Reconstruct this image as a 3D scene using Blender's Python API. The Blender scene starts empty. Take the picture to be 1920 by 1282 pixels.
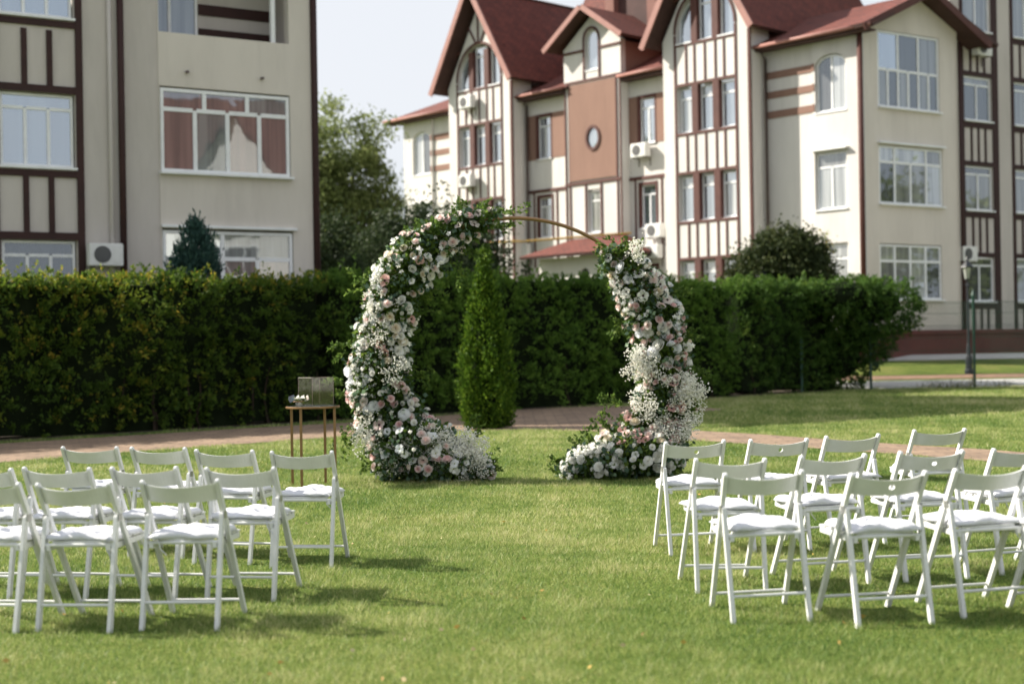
import bpy, bmesh, math, random
import numpy as np
from mathutils import Vector, Matrix, Euler
R = math.radians
rng = np.random.default_rng(11)
random.seed(5)
S = bpy.context.scene

# ------------------------------------------------------------------ camera
EYE = 1.49
cam_d = bpy.data.cameras.new('camera'); cam = bpy.data.objects.new('camera', cam_d)
S.collection.objects.link(cam); S.camera = cam
cam_d.sensor_width = 36; cam_d.lens = 50.0; cam_d.clip_start = .1; cam_d.clip_end = 2000
cam.matrix_world = Matrix.Translation((0, 0, EYE)) @ Matrix.Rotation(R(90.086), 4, 'X') @ Matrix.Rotation(R(-.985), 4, 'Z')
cam_d.dof.use_dof = True; cam_d.dof.focus_distance = 12.0; cam_d.dof.aperture_fstop = 1.5

# ------------------------------------------------------------------ sky and sun
SUN_EL = R(36.5); SUN_AZ = math.atan2(-.966, .26)      # azimuth from +Y, clockwise
w = bpy.data.worlds.new('World'); S.world = w; w.use_nodes = True
nt = w.node_tree; nt.nodes.clear()
N = nt.nodes.new
sky = N('ShaderNodeTexSky'); sky.sky_type = 'NISHITA'; sky.sun_disc = False
sky.sun_elevation = SUN_EL; sky.sun_rotation = SUN_AZ; sky.dust_density = 3.0; sky.air_density = 1.0; sky.ozone_density = 1.5
co = N('ShaderNodeTexCoord'); mp = N('ShaderNodeMapping'); mp.inputs['Scale'].default_value = (1, 1, 2.6)
nz = N('ShaderNodeTexNoise'); nz.inputs['Scale'].default_value = 1.6; nz.inputs['Detail'].default_value = 7; nz.inputs['Roughness'].default_value = .55
rp = N('ShaderNodeValToRGB'); rp.color_ramp.elements[0].position = .28; rp.color_ramp.elements[0].color = (.5, .5, .5, 1)
rp.color_ramp.elements[1].position = .62; rp.color_ramp.elements[1].color = (.94, .94, .94, 1)
mx = N('ShaderNodeMix'); mx.data_type = 'RGBA'
mx.inputs['B'].default_value = (4.25, 4.37, 4.6, 1)    # thin bright cloud veil
bg = N('ShaderNodeBackground'); bg.inputs['Strength'].default_value = .1
ow = N('ShaderNodeOutputWorld')
L = nt.links.new
L(co.outputs['Generated'], mp.inputs['Vector']); L(mp.outputs[0], nz.inputs['Vector']); L(nz.outputs['Fac'], rp.inputs[0])
L(rp.outputs[0], mx.inputs['Factor']); L(sky.outputs[0], mx.inputs['A']); L(mx.outputs['Result'], bg.inputs['Color']); L(bg.outputs[0], ow.inputs[0])
sun_d = bpy.data.lights.new('sun', 'SUN'); sun_d.energy = 5.0; sun_d.angle = R(.9); sun_d.color = (1, .93, .82)
sun = bpy.data.objects.new('sun', sun_d); S.collection.objects.link(sun)
to_sun = Vector((-.966 * math.cos(SUN_EL), .26 * math.cos(SUN_EL), math.sin(SUN_EL)))
sun.rotation_euler = to_sun.to_track_quat('Z', 'Y').to_euler()
S.view_settings.view_transform = 'Standard'; S.view_settings.look = 'None'
S.view_settings.exposure = 1.05; S.view_settings.gamma = 1
S.cycles.use_denoising = True
S.cycles.max_bounces = 6; S.cycles.transparent_max_bounces = 8

# ------------------------------------------------------------------ measuring helpers: photograph pixel -> world
FP, ROLL = 2667., .0172
def ray(x, y):
    dx, dy = x - 960, y - 641
    return Vector(((dx - ROLL * dy) / FP, 1, -(ROLL * dx + dy - 4) / FP))
def G(x, y, z=0.):                       # point of the horizontal plane z
    q = ray(x, y); s = (z - EYE) / q.z
    return Vector((q.x * s, s, z))
def AT(x, y, d):                         # point at depth d
    q = ray(x, y) * d
    return Vector((q.x, d, q.z + EYE))

# ------------------------------------------------------------------ object helpers
COL = S.collection
def link(o, parent=None):
    COL.objects.link(o)
    if parent is not None: o.parent = parent
    return o
def tag(o, label=None, cat=None, group=None, kind=None):
    if label: o['label'] = label
    if cat: o['category'] = cat
    if group: o['group'] = group
    if kind: o['kind'] = kind
    return o
def empty(name, loc, rz=0.):
    o = bpy.data.objects.new(name, None); o.empty_display_size = .2
    o.location = loc; o.rotation_euler = (0, 0, rz); return link(o)
def mesh(name, verts, faces, mats=(), smooth=False, midx=None):
    me = bpy.data.meshes.new(name); me.from_pydata([tuple(v) for v in verts], [], faces)
    for m in (mats if isinstance(mats, (list, tuple)) else [mats]): me.materials.append(m)
    if smooth: me.polygons.foreach_set('use_smooth', [True] * len(me.polygons))
    if midx is not None: me.polygons.foreach_set('material_index', midx)
    me.update(); return me
def obj(name, me, parent=None, loc=None, rot=None, mat=None):
    o = bpy.data.objects.new(name, me); link(o, parent)
    if mat is not None: o.matrix_local = mat
    if loc is not None: o.location = loc
    if rot is not None: o.rotation_euler = rot
    return o
def big(name, V, nper, mat, var=None, parent=None, smooth=False):
    """numpy mesh: V (n*nper,3), consecutive nper verts make one face"""
    V = np.asarray(V, np.float32); n = len(V) // nper
    me = bpy.data.meshes.new(name); me.vertices.add(len(V)); me.vertices.foreach_set('co', V.ravel())
    me.loops.add(n * nper); me.loops.foreach_set('vertex_index', np.arange(n * nper, dtype=np.int32))
    me.polygons.add(n); me.polygons.foreach_set('loop_start', np.arange(0, n * nper, nper, dtype=np.int32))
    if var is not None:
        a = me.attributes.new('var', 'FLOAT', 'FACE'); a.data.foreach_set('value', np.asarray(var, np.float32))
    me.materials.append(mat); me.update(calc_edges=True)
    o = bpy.data.objects.new(name, me); return link(o, parent)
class MB:
    """collects boxes and tubes into one mesh"""
    def __init__(s): s.v = []; s.f = []
    def box(s, x0, x1, y0, y1, z0, z1, M=None):
        i = len(s.v); c = [Vector((x, y, z)) for z in (z0, z1) for x, y in ((x0, y0), (x1, y0), (x1, y1), (x0, y1))]
        s.v += [M @ p for p in c] if M else c
        s.f += [tuple(i + k for k in q) for q in ((3, 2, 1, 0), (4, 5, 6, 7), (0, 1, 5, 4), (1, 2, 6, 5), (2, 3, 7, 6), (3, 0, 4, 7))]
        return s
    def tube(s, pts, r, n=8, cap=True, up=None):
        pts = [Vector(p) for p in pts]; base = len(s.v); m = len(pts)
        rr = r if isinstance(r, (list, tuple)) else [r] * m
        for k, p in enumerate(pts):
            t = (pts[min(k + 1, m - 1)] - pts[max(k - 1, 0)]).normalized()
            a = Vector((0, 0, 1)) if abs(t.z) < .9 else Vector((0, 1, 0))
            x = t.cross(a).normalized(); y = t.cross(x)
            for j in range(n):
                an = 2 * math.pi * (j + .5) / n
                s.v.append(p + (x * math.cos(an) + y * math.sin(an)) * rr[k])
        for k in range(m - 1):
            for j in range(n):
                a, b = base + k * n + j, base + k * n + (j + 1) % n
                s.f.append((a, b, b + n, a + n))
        if cap:
            s.f.append(tuple(base + j for j in reversed(range(n)))); s.f.append(tuple(base + (m - 1) * n + j for j in range(n)))
        return s
    def lathe(s, prof, n=12, c=(0, 0, 0)):
        base = len(s.v); m = len(prof); c = Vector(c)
        for r, z in prof:
            for j in range(n):
                a = 2 * math.pi * j / n; s.v.append(c + Vector((r * math.cos(a), r * math.sin(a), z)))
        for k in range(m - 1):
            for j in range(n):
                a, b = base + k * n + j, base + k * n + (j + 1) % n
                s.f.append((a, b, b + n, a + n))
        s.f.append(tuple(base + j for j in reversed(range(n)))); s.f.append(tuple(base + (m - 1) * n + j for j in range(n)))
        return s
    def add(s, verts, faces):
        i = len(s.v); s.v += [Vector(v) for v in verts]; s.f += [tuple(i + k for k in f) for f in faces]; return s
    def build(s, name, mat, parent=None, smooth=False, loc=None, bevel=0, M=None):
        me = mesh(name, s.v, s.f, mat, smooth)
        bm = bmesh.new(); bm.from_mesh(me); bmesh.ops.recalc_face_normals(bm, faces=bm.faces)
        if bevel: bmesh.ops.bevel(bm, geom=list(bm.edges), offset=bevel, segments=2, affect='EDGES', clamp_overlap=True)
        bm.to_mesh(me); bm.free()
        if smooth: me.polygons.foreach_set('use_smooth', [True] * len(me.polygons))
        return obj(name, me, parent, loc=loc, mat=M)
_cubes = {}
def bx(name, parent, mat, F, x0, x1, y0, y1, z0, z1):
    """box part from shared unit cube data, in frame F of its parent"""
    if mat.name not in _cubes:
        _cubes[mat.name] = mesh('unit_box', [(x, y, z) for z in (-.5, .5) for x, y in ((-.5, -.5), (.5, -.5), (.5, .5), (-.5, .5))],
                                [(3, 2, 1, 0), (4, 5, 6, 7), (0, 1, 5, 4), (1, 2, 6, 5), (2, 3, 7, 6), (3, 0, 4, 7)], mat)
    M = F @ Matrix.Translation(((x0 + x1) / 2, (y0 + y1) / 2, (z0 + z1) / 2)) @ Matrix.Diagonal((abs(x1 - x0), abs(y1 - y0), abs(z1 - z0), 1))
    return obj(name, _cubes[mat.name], parent, mat=M)
def copy_tree(o, parent=None):
    c = o.copy(); link(c)
    if parent is not None: c.parent = parent
    for ch in list(o.children): copy_tree(ch, c)
    return c

# ------------------------------------------------------------------ materials
def newmat(name):
    m = bpy.data.materials.new(name); m.use_nodes = True; return m, m.node_tree, m.node_tree.nodes['Principled BSDF']
def rgba(c): return (c[0], c[1], c[2], 1)
def surf(name, c, c2=None, rough=.8, scale=1.5, bump=0., bscale=40., metal=0., spec=.4, streak=False, detail=6):
    """plain surface whose colour drifts between c and c2 with world-space noise"""
    m, t, p = newmat(name); n, l = t.nodes.new, t.links.new
    p.inputs['Roughness'].default_value = rough; p.inputs['Metallic'].default_value = metal; p.inputs['Specular IOR Level'].default_value = spec
    g = n('ShaderNodeNewGeometry')
    if c2 is None: c2 = tuple(x * .88 for x in c)
    mpn = n('ShaderNodeMapping'); mpn.inputs['Scale'].default_value = (1, 1, .3) if streak else (1, 1, 1)
    l(g.outputs['Position'], mpn.inputs[0])
    a = n('ShaderNodeTexNoise'); a.inputs['Scale'].default_value = scale; a.inputs['Detail'].default_value = detail; a.inputs['Roughness'].default_value = .62
    r = n('ShaderNodeValToRGB'); r.color_ramp.elements[0].color = rgba(c2); r.color_ramp.elements[1].color = rgba(c)
    r.color_ramp.elements[0].position = .32; r.color_ramp.elements[1].position = .6
    l(mpn.outputs[0], a.inputs['Vector']); l(a.outputs['Fac'], r.inputs[0])
    if streak:                                        # rain streaks and patches
        m2 = n('ShaderNodeMapping'); m2.inputs['Scale'].default_value = (1.5, 1.5, .2); l(g.outputs['Position'], m2.inputs[0])
        s2 = n('ShaderNodeTexNoise'); s2.inputs['Scale'].default_value = 1.4; s2.inputs['Detail'].default_value = 8; s2.inputs['Roughness'].default_value = .7; l(m2.outputs[0], s2.inputs['Vector'])
        r2 = n('ShaderNodeMapRange'); r2.inputs['From Min'].default_value = .5; r2.inputs['From Max'].default_value = .78; r2.inputs['To Min'].default_value = 1; r2.inputs['To Max'].default_value = .86; l(s2.outputs['Fac'], r2.inputs[0])
        mu = n('ShaderNodeMix'); mu.data_type = 'RGBA'; mu.blend_type = 'MULTIPLY'; mu.inputs['Factor'].default_value = 1
        l(r.outputs[0], mu.inputs['A']); l(r2.outputs[0], mu.inputs['B']); l(mu.outputs['Result'], p.inputs['Base Color'])
    else: l(r.outputs[0], p.inputs['Base Color'])
    if bump:
        b = n('ShaderNodeTexNoise'); b.inputs['Scale'].default_value = bscale; b.inputs['Detail'].default_value = 4
        bp = n('ShaderNodeBump'); bp.inputs['Strength'].default_value = bump; bp.inputs['Distance'].default_value = .02
        l(g.outputs['Position'], b.inputs['Vector']); l(b.outputs['Fac'], bp.inputs['Height']); l(bp.outputs[0], p.inputs['Normal'])
    return m
def leafmat(name, stops, trans=.3, rough=.6, spec=.15):
    """colour by the per-leaf attribute var; part of the light passes through"""
    m, t, p = newmat(name); n, l = t.nodes.new, t.links.new
    a = n('ShaderNodeAttribute'); a.attribute_name = 'var'
    r = n('ShaderNodeValToRGB'); e = r.color_ramp.elements
    while len(e) < len(stops): e.new(.5)
    for k, (pos, c) in enumerate(stops): e[k].position = pos; e[k].color = rgba(c)
    l(a.outputs['Fac'], r.inputs[0]); l(r.outputs[0], p.inputs['Base Color'])
    p.inputs['Roughness'].default_value = rough; p.inputs['Specular IOR Level'].default_value = spec
    if trans:
        tr = n('ShaderNodeBsdfTranslucent'); mxs = n('ShaderNodeMixShader'); mxs.inputs[0].default_value = trans
        l(r.outputs[0], tr.inputs[0]); l(p.outputs[0], mxs.inputs[1]); l(tr.outputs[0], mxs.inputs[2])
        l(mxs.outputs[0], t.nodes['Material Output'].inputs[0])
    return m
def glassmat(name, c, refl, rough=.02):
    """window pane: room, curtain or painted reflection colour behind a mirror-like coat, with slight waviness"""
    m, t, p = newmat(name); n, l = t.nodes.new, t.links.new
    p.inputs['Roughness'].default_value = .6
    g0 = n('ShaderNodeNewGeometry'); mp0 = n('ShaderNodeMapping'); mp0.inputs['Scale'].default_value = (6, 6, .22)
    cn = n('ShaderNodeTexNoise'); cn.inputs['Scale'].default_value = 1.0; cn.inputs['Detail'].default_value = 3
    cr = n('ShaderNodeValToRGB'); cr.color_ramp.elements[0].position = .36; cr.color_ramp.elements[1].position = .62
    cr.color_ramp.elements[0].color = rgba([x * .5 for x in c]); cr.color_ramp.elements[1].color = rgba([x * 1.15 for x in c])
    l(g0.outputs['Position'], mp0.inputs[0]); l(mp0.outputs[0], cn.inputs['Vector']); l(cn.outputs['Fac'], cr.inputs[0]); l(cr.outputs[0], p.inputs['Base Color'])
    gl = n('ShaderNodeBsdfGlossy'); gl.inputs['Roughness'].default_value = rough; gl.inputs['Color'].default_value = (.80, .88, .96, 1)
    lw = n('ShaderNodeLayerWeight'); lw.inputs[0].default_value = .35
    mr = n('ShaderNodeMapRange'); mr.inputs['To Min'].default_value = refl; mr.inputs['To Max'].default_value = 1
    g = n('ShaderNodeNewGeometry'); b = n('ShaderNodeTexNoise'); b.inputs['Scale'].default_value = 1.3
    bp = n('ShaderNodeBump'); bp.inputs['Strength'].default_value = .06; bp.inputs['Distance'].default_value = .05
    mxs = n('ShaderNodeMixShader')
    l(g.outputs['Position'], b.inputs['Vector']); l(b.outputs['Fac'], bp.inputs['Height']); l(bp.outputs[0], gl.inputs['Normal'])
    l(lw.outputs['Fresnel'], mr.inputs['Value']); l(mr.outputs[0], mxs.inputs[0])
    l(p.outputs[0], mxs.inputs[1]); l(gl.outputs[0], mxs.inputs[2]); l(mxs.outputs[0], t.nodes['Material Output'].inputs[0])
    return m
def brickmat(name, c1, c2, mortar, scale, bw, bh, rough=.85, uv=False, bump=.4, msize=.015, vary=None):
    m, t, p = newmat(name); n, l = t.nodes.new, t.links.new
    if uv:
        tc = n('ShaderNodeTexCoord'); src = tc.outputs['UV']
    else:
        g = n('ShaderNodeNewGeometry'); src = g.outputs['Position']
    b = n('ShaderNodeTexBrick'); b.inputs['Scale'].default_value = scale
    b.inputs['Brick Width'].default_value = bw; b.inputs['Row Height'].default_value = bh; b.inputs['Mortar Size'].default_value = msize
    b.inputs['Color1'].default_value = rgba(c1); b.inputs['Color2'].default_value = rgba(c2); b.inputs['Mortar'].default_value = rgba(mortar)
    nz = n('ShaderNodeTexNoise'); nz.inputs['Scale'].default_value = 2.2; nz.inputs['Detail'].default_value = 8
    l(src, b.inputs['Vector']); l(src, nz.inputs['Vector'])
    mr = n('ShaderNodeMapRange'); mr.inputs['From Min'].default_value = .3; mr.inputs['From Max'].default_value = .7; mr.inputs['To Min'].default_value = .72; mr.inputs['To Max'].default_value = 1.12
    l(nz.outputs['Fac'], mr.inputs[0])
    mu = n('ShaderNodeMix'); mu.data_type = 'RGBA'; mu.blend_type = 'MULTIPLY'; mu.inputs['Factor'].default_value = 1
    l(b.outputs['Color'], mu.inputs['A']); l(mr.outputs[0], mu.inputs['B']); l(mu.outputs['Result'], p.inputs['Base Color'])
    bp = n('ShaderNodeBump'); bp.inputs['Strength'].default_value = bump; bp.inputs['Distance'].default_value = .02; bp.invert = True
    l(b.outputs['Fac'], bp.inputs['Height']); l(bp.outputs[0], p.inputs['Normal'])
    p.inputs['Roughness'].default_value = rough; return m

M = {}
M['plaster'] = surf('plaster_cream', (.625, .605, .578), (.555, .537, .51), rough=.92, scale=.7, bump=.15, bscale=30, streak=True)
M['plaster_warm'] = surf('plaster_warm', (.63, .582, .525), (.565, .52, .468), rough=.92, scale=.8, bump=.15, bscale=30, streak=True)
M['plaster_grey'] = surf('plaster_grey', (.53, .49, .455), (.465, .43, .395), rough=.92, scale=.8, bump=.15, bscale=30, streak=True)
M['brownwall'] = surf('plaster_brown', (.25, .15, .115), (.215, .127, .097), rough=.9, scale=.9, streak=True)
M['timber'] = surf('timber_brown', (.088, .031, .024), (.066, .022, .017), rough=.7, scale=3)
M['timber_dark'] = surf('timber_dark', (.036, .0115, .0095), (.026, .0085, .007), rough=.7, scale=3)
M['white'] = surf('window_white', (.78, .79, .80), (.70, .71, .72), rough=.4, scale=4)
M['roof'] = brickmat('roof_shingle', (.155, .036, .023), (.112, .025, .016), (.05, .012, .009), 1, .33, .16, uv=True, bump=.5, msize=.012)
M['fascia'] = surf('fascia_pink', (.30, .14, .115), (.24, .11, .09), rough=.6, scale=2)
M['soffit'] = surf('soffit_dark', (.075, .038, .034), (.05, .025, .022), rough=.8)
M['gutter'] = surf('gutter_brown', (.11, .08, .075), (.085, .06, .056), rough=.45)
M['plinth'] = surf('plinth_red', (.13, .035, .03), (.10, .027, .024), rough=.8, scale=1.2)
M['chimney'] = surf('chimney_pink', (.22, .115, .095), (.18, .092, .076), rough=.9)
M['ac'] = surf('ac_white', (.72, .72, .70), (.63, .63, .61), rough=.45)
M['ac_grille'] = surf('ac_grille', (.10, .10, .10), (.06, .06, .06), rough=.6)
M['gas'] = surf('gas_pipe_yellow', (.55, .36, .11), (.48, .30, .09), rough=.5)
M['glass_sky'] = glassmat('glass_sky', (.10, .13, .155), .40)
M['glass_curtain'] = glassmat('glass_curtain', (.34, .35, .34), .22)
M['glass_dark'] = glassmat('glass_dark', (.03, .034, .036), .13)
M['glass_roof_tint'] = glassmat('glass_roof_tint', (.17, .10, .088), .17)  # brown base paints in the reflection of red roofs
M['glass_grey'] = glassmat('glass_grey', (.17, .175, .172), .13)
M['concrete'] = surf('concrete_pale', (.52, .51, .49), (.44, .43, .41), rough=.9, scale=2, bump=.1)
M['walk'] = brickmat('walk_brick', (.30, .18, .115), (.26, .15, .095), (.2, .13, .09), 1, .22, .11, bump=.2)
M['paver'] = None
M['chair'] = surf('chair_paint', (.67, .68, .675), (.61, .62, .615), rough=.38, scale=9, spec=.5, bump=.03, bscale=60)
M['steel'] = surf('hinge_steel', (.45, .45, .43), (.3, .3, .29), rough=.4, metal=.8)
M['gold'] = surf('gold_metal', (.27, .16, .075), (.22, .125, .055), rough=.36, metal=.55, spec=.5, scale=5)
M['fence'] = surf('fence_green', (.012, .06, .04), (.009, .045, .03), rough=.5)
M['iron'] = surf('lamp_iron', (.018, .022, .028), (.012, .015, .02), rough=.5)
M['bark'] = surf('bark', (.10, .075, .055), (.06, .045, .033), rough=.95, scale=8, bump=.4)
M['twig'] = surf('twig', (.045, .03, .02), (.025, .017, .012), rough=.95, scale=8)
def fabric():
    m, t, p = newmat('cushion_cotton'); n, l = t.nodes.new, t.links.new
    p.inputs['Base Color'].default_value = (.62, .63, .67, 1); p.inputs['Roughness'].default_value = .9; p.inputs['Specular IOR Level'].default_value = .15
    p.inputs['Sheen Weight'].default_value = .2
    g = n('ShaderNodeTexCoord'); b = n('ShaderNodeTexNoise'); b.inputs['Scale'].default_value = 13; b.inputs['Detail'].default_value = 5; b.inputs['Distortion'].default_value = 1.2
    bp = n('ShaderNodeBump'); bp.inputs['Strength'].default_value = .7; bp.inputs['Distance'].default_value = .01
    l(g.outputs['Object'], b.inputs['Vector']); l(b.outputs['Fac'], bp.inputs['Height']); l(bp.outputs[0], p.inputs['Normal'])
    return m
M['cushion'] = fabric()
def lawnmat():
    m, t, p = newmat('lawn_soil_and_turf'); n, l = t.nodes.new, t.links.new
    g = n('ShaderNodeNewGeometry')
    a = n('ShaderNodeTexNoise'); a.inputs['Scale'].default_value = .55; a.inputs['Detail'].default_value = 10; a.inputs['Roughness'].default_value = .7
    r = n('ShaderNodeValToRGB'); e = r.color_ramp.elements
    e[0].position = .3; e[0].color = (.065, .10, .02, 1); e[1].position = .68; e[1].color = (.22, .215, .07, 1)
    x = e.new(.5); x.color = (.13, .17, .036, 1)
    b = n('ShaderNodeTexNoise'); b.inputs['Scale'].default_value = 45; b.inputs['Detail'].default_value = 5
    mr = n('ShaderNodeMapRange'); mr.inputs['From Min'].default_value = .3; mr.inputs['From Max'].default_value = .7; mr.inputs['To Min'].default_value = .55; mr.inputs['To Max'].default_value = 1.35
    mu = n('ShaderNodeMix'); mu.data_type = 'RGBA'; mu.blend_type = 'MULTIPLY'; mu.inputs['Factor'].default_value = 1
    l(g.outputs['Position'], a.inputs['Vector']); l(g.outputs['Position'], b.inputs['Vector']); l(a.outputs['Fac'], r.inputs[0]); l(b.outputs['Fac'], mr.inputs[0])
    l(r.outputs[0], mu.inputs['A']); l(mr.outputs[0], mu.inputs['B']); l(mu.outputs['Result'], p.inputs['Base Color'])
    bp = n('ShaderNodeBump'); bp.inputs['Strength'].default_value = .7; bp.inputs['Distance'].default_value = .04
    l(b.outputs['Fac'], bp.inputs['Height']); l(bp.outputs[0], p.inputs['Normal'])
    p.inputs['Roughness'].default_value = .95; p.inputs['Specular IOR Level'].default_value = .1
    return m
M['lawn'] = lawnmat()
M['grass'] = leafmat('grass_blade', [(0, (.06, .14, .026)), (.4, (.208, .293, .07)), (.75, (.40, .43, .155)), (1, (.60, .56, .31))], trans=.42, rough=.5, spec=.3)
def pavermat():
    m = brickmat('path_paver', (.30, .208, .135), (.215, .145, .093), (.16, .11, .074), 1, .42, .21, bump=.4, msize=.02)
    return m
M['paver'] = pavermat()
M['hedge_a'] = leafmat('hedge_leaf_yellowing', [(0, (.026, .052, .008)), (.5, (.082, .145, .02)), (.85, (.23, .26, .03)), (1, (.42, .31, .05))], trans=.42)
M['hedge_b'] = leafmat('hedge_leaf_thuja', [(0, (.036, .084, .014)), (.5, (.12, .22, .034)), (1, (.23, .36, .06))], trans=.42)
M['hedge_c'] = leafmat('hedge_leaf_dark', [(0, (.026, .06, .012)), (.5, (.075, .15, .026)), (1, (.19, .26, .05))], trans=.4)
M['thuja'] = leafmat('thuja_leaf', [(0, (.020, .055, .007)), (.5, (.078, .148, .014)), (1, (.19, .28, .03))], trans=.32)
M['tree'] = leafmat('tree_leaf', [(0, (.10, .135, .045)), (.5, (.20, .245, .085)), (1, (.33, .36, .15))], trans=.5)
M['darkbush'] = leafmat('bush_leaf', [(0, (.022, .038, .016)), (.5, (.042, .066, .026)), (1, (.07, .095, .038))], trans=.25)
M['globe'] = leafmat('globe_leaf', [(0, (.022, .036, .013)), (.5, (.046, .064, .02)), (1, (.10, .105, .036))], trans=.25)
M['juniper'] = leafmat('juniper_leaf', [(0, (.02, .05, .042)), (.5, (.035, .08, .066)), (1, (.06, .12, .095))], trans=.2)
M['garl_dark'] = leafmat('garland_leaf_dark', [(0, (.028, .055, .014)), (.5, (.085, .145, .03)), (.85, (.18, .255, .05)), (1, (.32, .36, .07))], trans=.48)
M['garl_euc'] = leafmat('garland_eucalyptus', [(0, (.065, .11, .08)), (.5, (.11, .17, .12)), (1, (.18, .27, .15))], trans=.3)
M['floret'] = leafmat('white_floret', [(0, (.80, .80, .70)), (.5, (.88, .87, .82)), (1, (.86, .86, .90))], trans=.42, rough=.8, spec=.2)
M['gyp'] = leafmat('baby_breath', [(0, (.80, .78, .68)), (.5, (.90, .89, .83)), (1, (.93, .93, .90))], trans=.4, rough=.9, spec=.1)
M['core'] = surf('foliage_core', (.012, .018, .008), (.006, .01, .004), rough=1, scale=4, spec=.05)  # near-black, stands in for the shade deep in the foliage
M['weed'] = leafmat('weed_blade', [(0, (.06, .085, .02)), (.5, (.12, .14, .04)), (1, (.22, .17, .07))], trans=.3)
M['soil'] = surf('soil', (.075, .055, .038), (.045, .034, .024), rough=1, scale=6, bump=.4)

# ------------------------------------------------------------------ ground
def gz(y):                               # the ground beyond the fence climbs to the far building
    return float(np.interp(y, [41.4, 44.5, 46.5, 50, 51], [0, .14, .25, .66, .85]))
ys = [-40, 0, 10, 20, 30, 40, 41.4, 42.5, 43.5, 44.5, 45.5, 46.5, 48, 49, 50, 51, 60, 90, 200, 700]; xs = [-500, -100, -40, -20, -10, 0, 10, 20, 30, 50, 100, 500]
vs = [(x, y, gz(y)) for y in ys for x in xs]; nx = len(xs)
fs = [(j * nx + i, j * nx + i + 1, (j + 1) * nx + i + 1, (j + 1) * nx + i) for j in range(len(ys) - 1) for i in range(nx - 1)]
tag(obj('ground', mesh('ground', vs, fs, M['lawn'], True)), kind='structure')
def strip(name, near, far, mat, z):
    v = []; f = []
    for k in range(len(near)): v += [(near[k].x, near[k].y, z), (far[k].x, far[k].y, z)]
    for k in range(len(near) - 1): f.append((2 * k, 2 * k + 2, 2 * k + 3, 2 * k + 1))
    return tag(obj(name, mesh(name, v, f, mat)), kind='structure')
def dens(pts, n=6):
    out = []
    for k in range(len(pts) - 1):
        for j in range(n): out.append(tuple(pts[k][i] + (pts[k + 1][i] - pts[k][i]) * j / n for i in range(len(pts[k]))))
    return out + [pts[-1]]
P1 = dens([(-260, 896, 852), (0, 868, 832), (240, 848, 817), (530, 827, 799), (650, 819, 793), (860, 808, 777), (1000, 806, 767), (1110, 806, 762), (1230, 790, 762), (1300, 773, 764), (1352, 769.5, 767)])
path1n = [G(x, a) for x, a, b in P1]; path1f = [G(x, b) for x, a, b in P1]
strip('garden_path', path1n, path1f, M['paver'], .008)
P2 = dens([(1040, 807, 782), (1110, 809, 788), (1200, 816, 799), (1285, 825, 807), (1424, 835, 815), (1553, 843, 825), (1690, 853, 834), (1840, 865, 843), (2050, 884, 860), (2500, 925, 898), (2900, 965, 935)])
path2n = [G(x, a) for x, a, b in P2]; path2f = [G(x, b) for x, a, b in P2]
strip('side_path', path2n, path2f, M['paver'], .012)
def hstrip(name, y0, y1, x0, x1, mat, dz):
    n = 24; v = []; f = []
    for j in range(n + 1):
        y = y0 + (y1 - y0) * j / n; v += [(x0, y, gz(y) + dz), (x1, y, gz(y) + dz)]
    for j in range(n): f.append((2 * j, 2 * j + 1, 2 * j + 3, 2 * j + 2))
    return tag(obj(name, mesh(name, v, f, mat)), kind='structure')
hstrip('road', 41.5, 44.3, -3, 40, M['concrete'], .012)
hstrip('pavement', 44.9, 46.4, -3, 40, M['walk'], .012)
hstrip('apron', 50.05, 51.0, 5, 40, M['concrete'], .012)

# ------------------------------------------------------------------ architecture helpers
def polywall(name, parent, mat, F, outline, holes, y0, y1):
    """wall slab between y0 (back) and y1 (front) with the given outline and openings, x/z plane of frame F"""
    bm = bmesh.new()
    for lp in [outline] + holes:
        vv = [bm.verts.new((x, y1, z)) for x, z in lp]
        for k in range(len(vv)): bm.edges.new((vv[k], vv[(k + 1) % len(vv)]))
    r = bmesh.ops.triangle_fill(bm, use_beauty=True, edges=bm.edges[:], normal=(0, 1, 0))
    ex = bmesh.ops.extrude_face_region(bm, geom=bm.faces[:])
    bmesh.ops.translate(bm, verts=[g for g in ex['geom'] if isinstance(g, bmesh.types.BMVert)], vec=(0, y0 - y1, 0))
    bmesh.ops.recalc_face_normals(bm, faces=bm.faces[:])
    me = bpy.data.meshes.new(name); bm.to_mesh(me); bm.free(); me.materials.append(mat)
    return obj(name, me, parent, mat=F)
def rect(x0, x1, z0, z1): return [(x0, z0), (x1, z0), (x1, z1), (x0, z1)]
def archrect(x0, x1, z0, zs, zt, n=14):
    c = (x0 + x1) / 2; r = (x1 - x0) / 2
    return [(x0, z0), (x1, z0)] + [(c + r * math.cos(math.pi * k / n), zs + (zt - zs) * math.sin(math.pi * k / n)) for k in range(n + 1)]
wr = random.Random(3)
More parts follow.
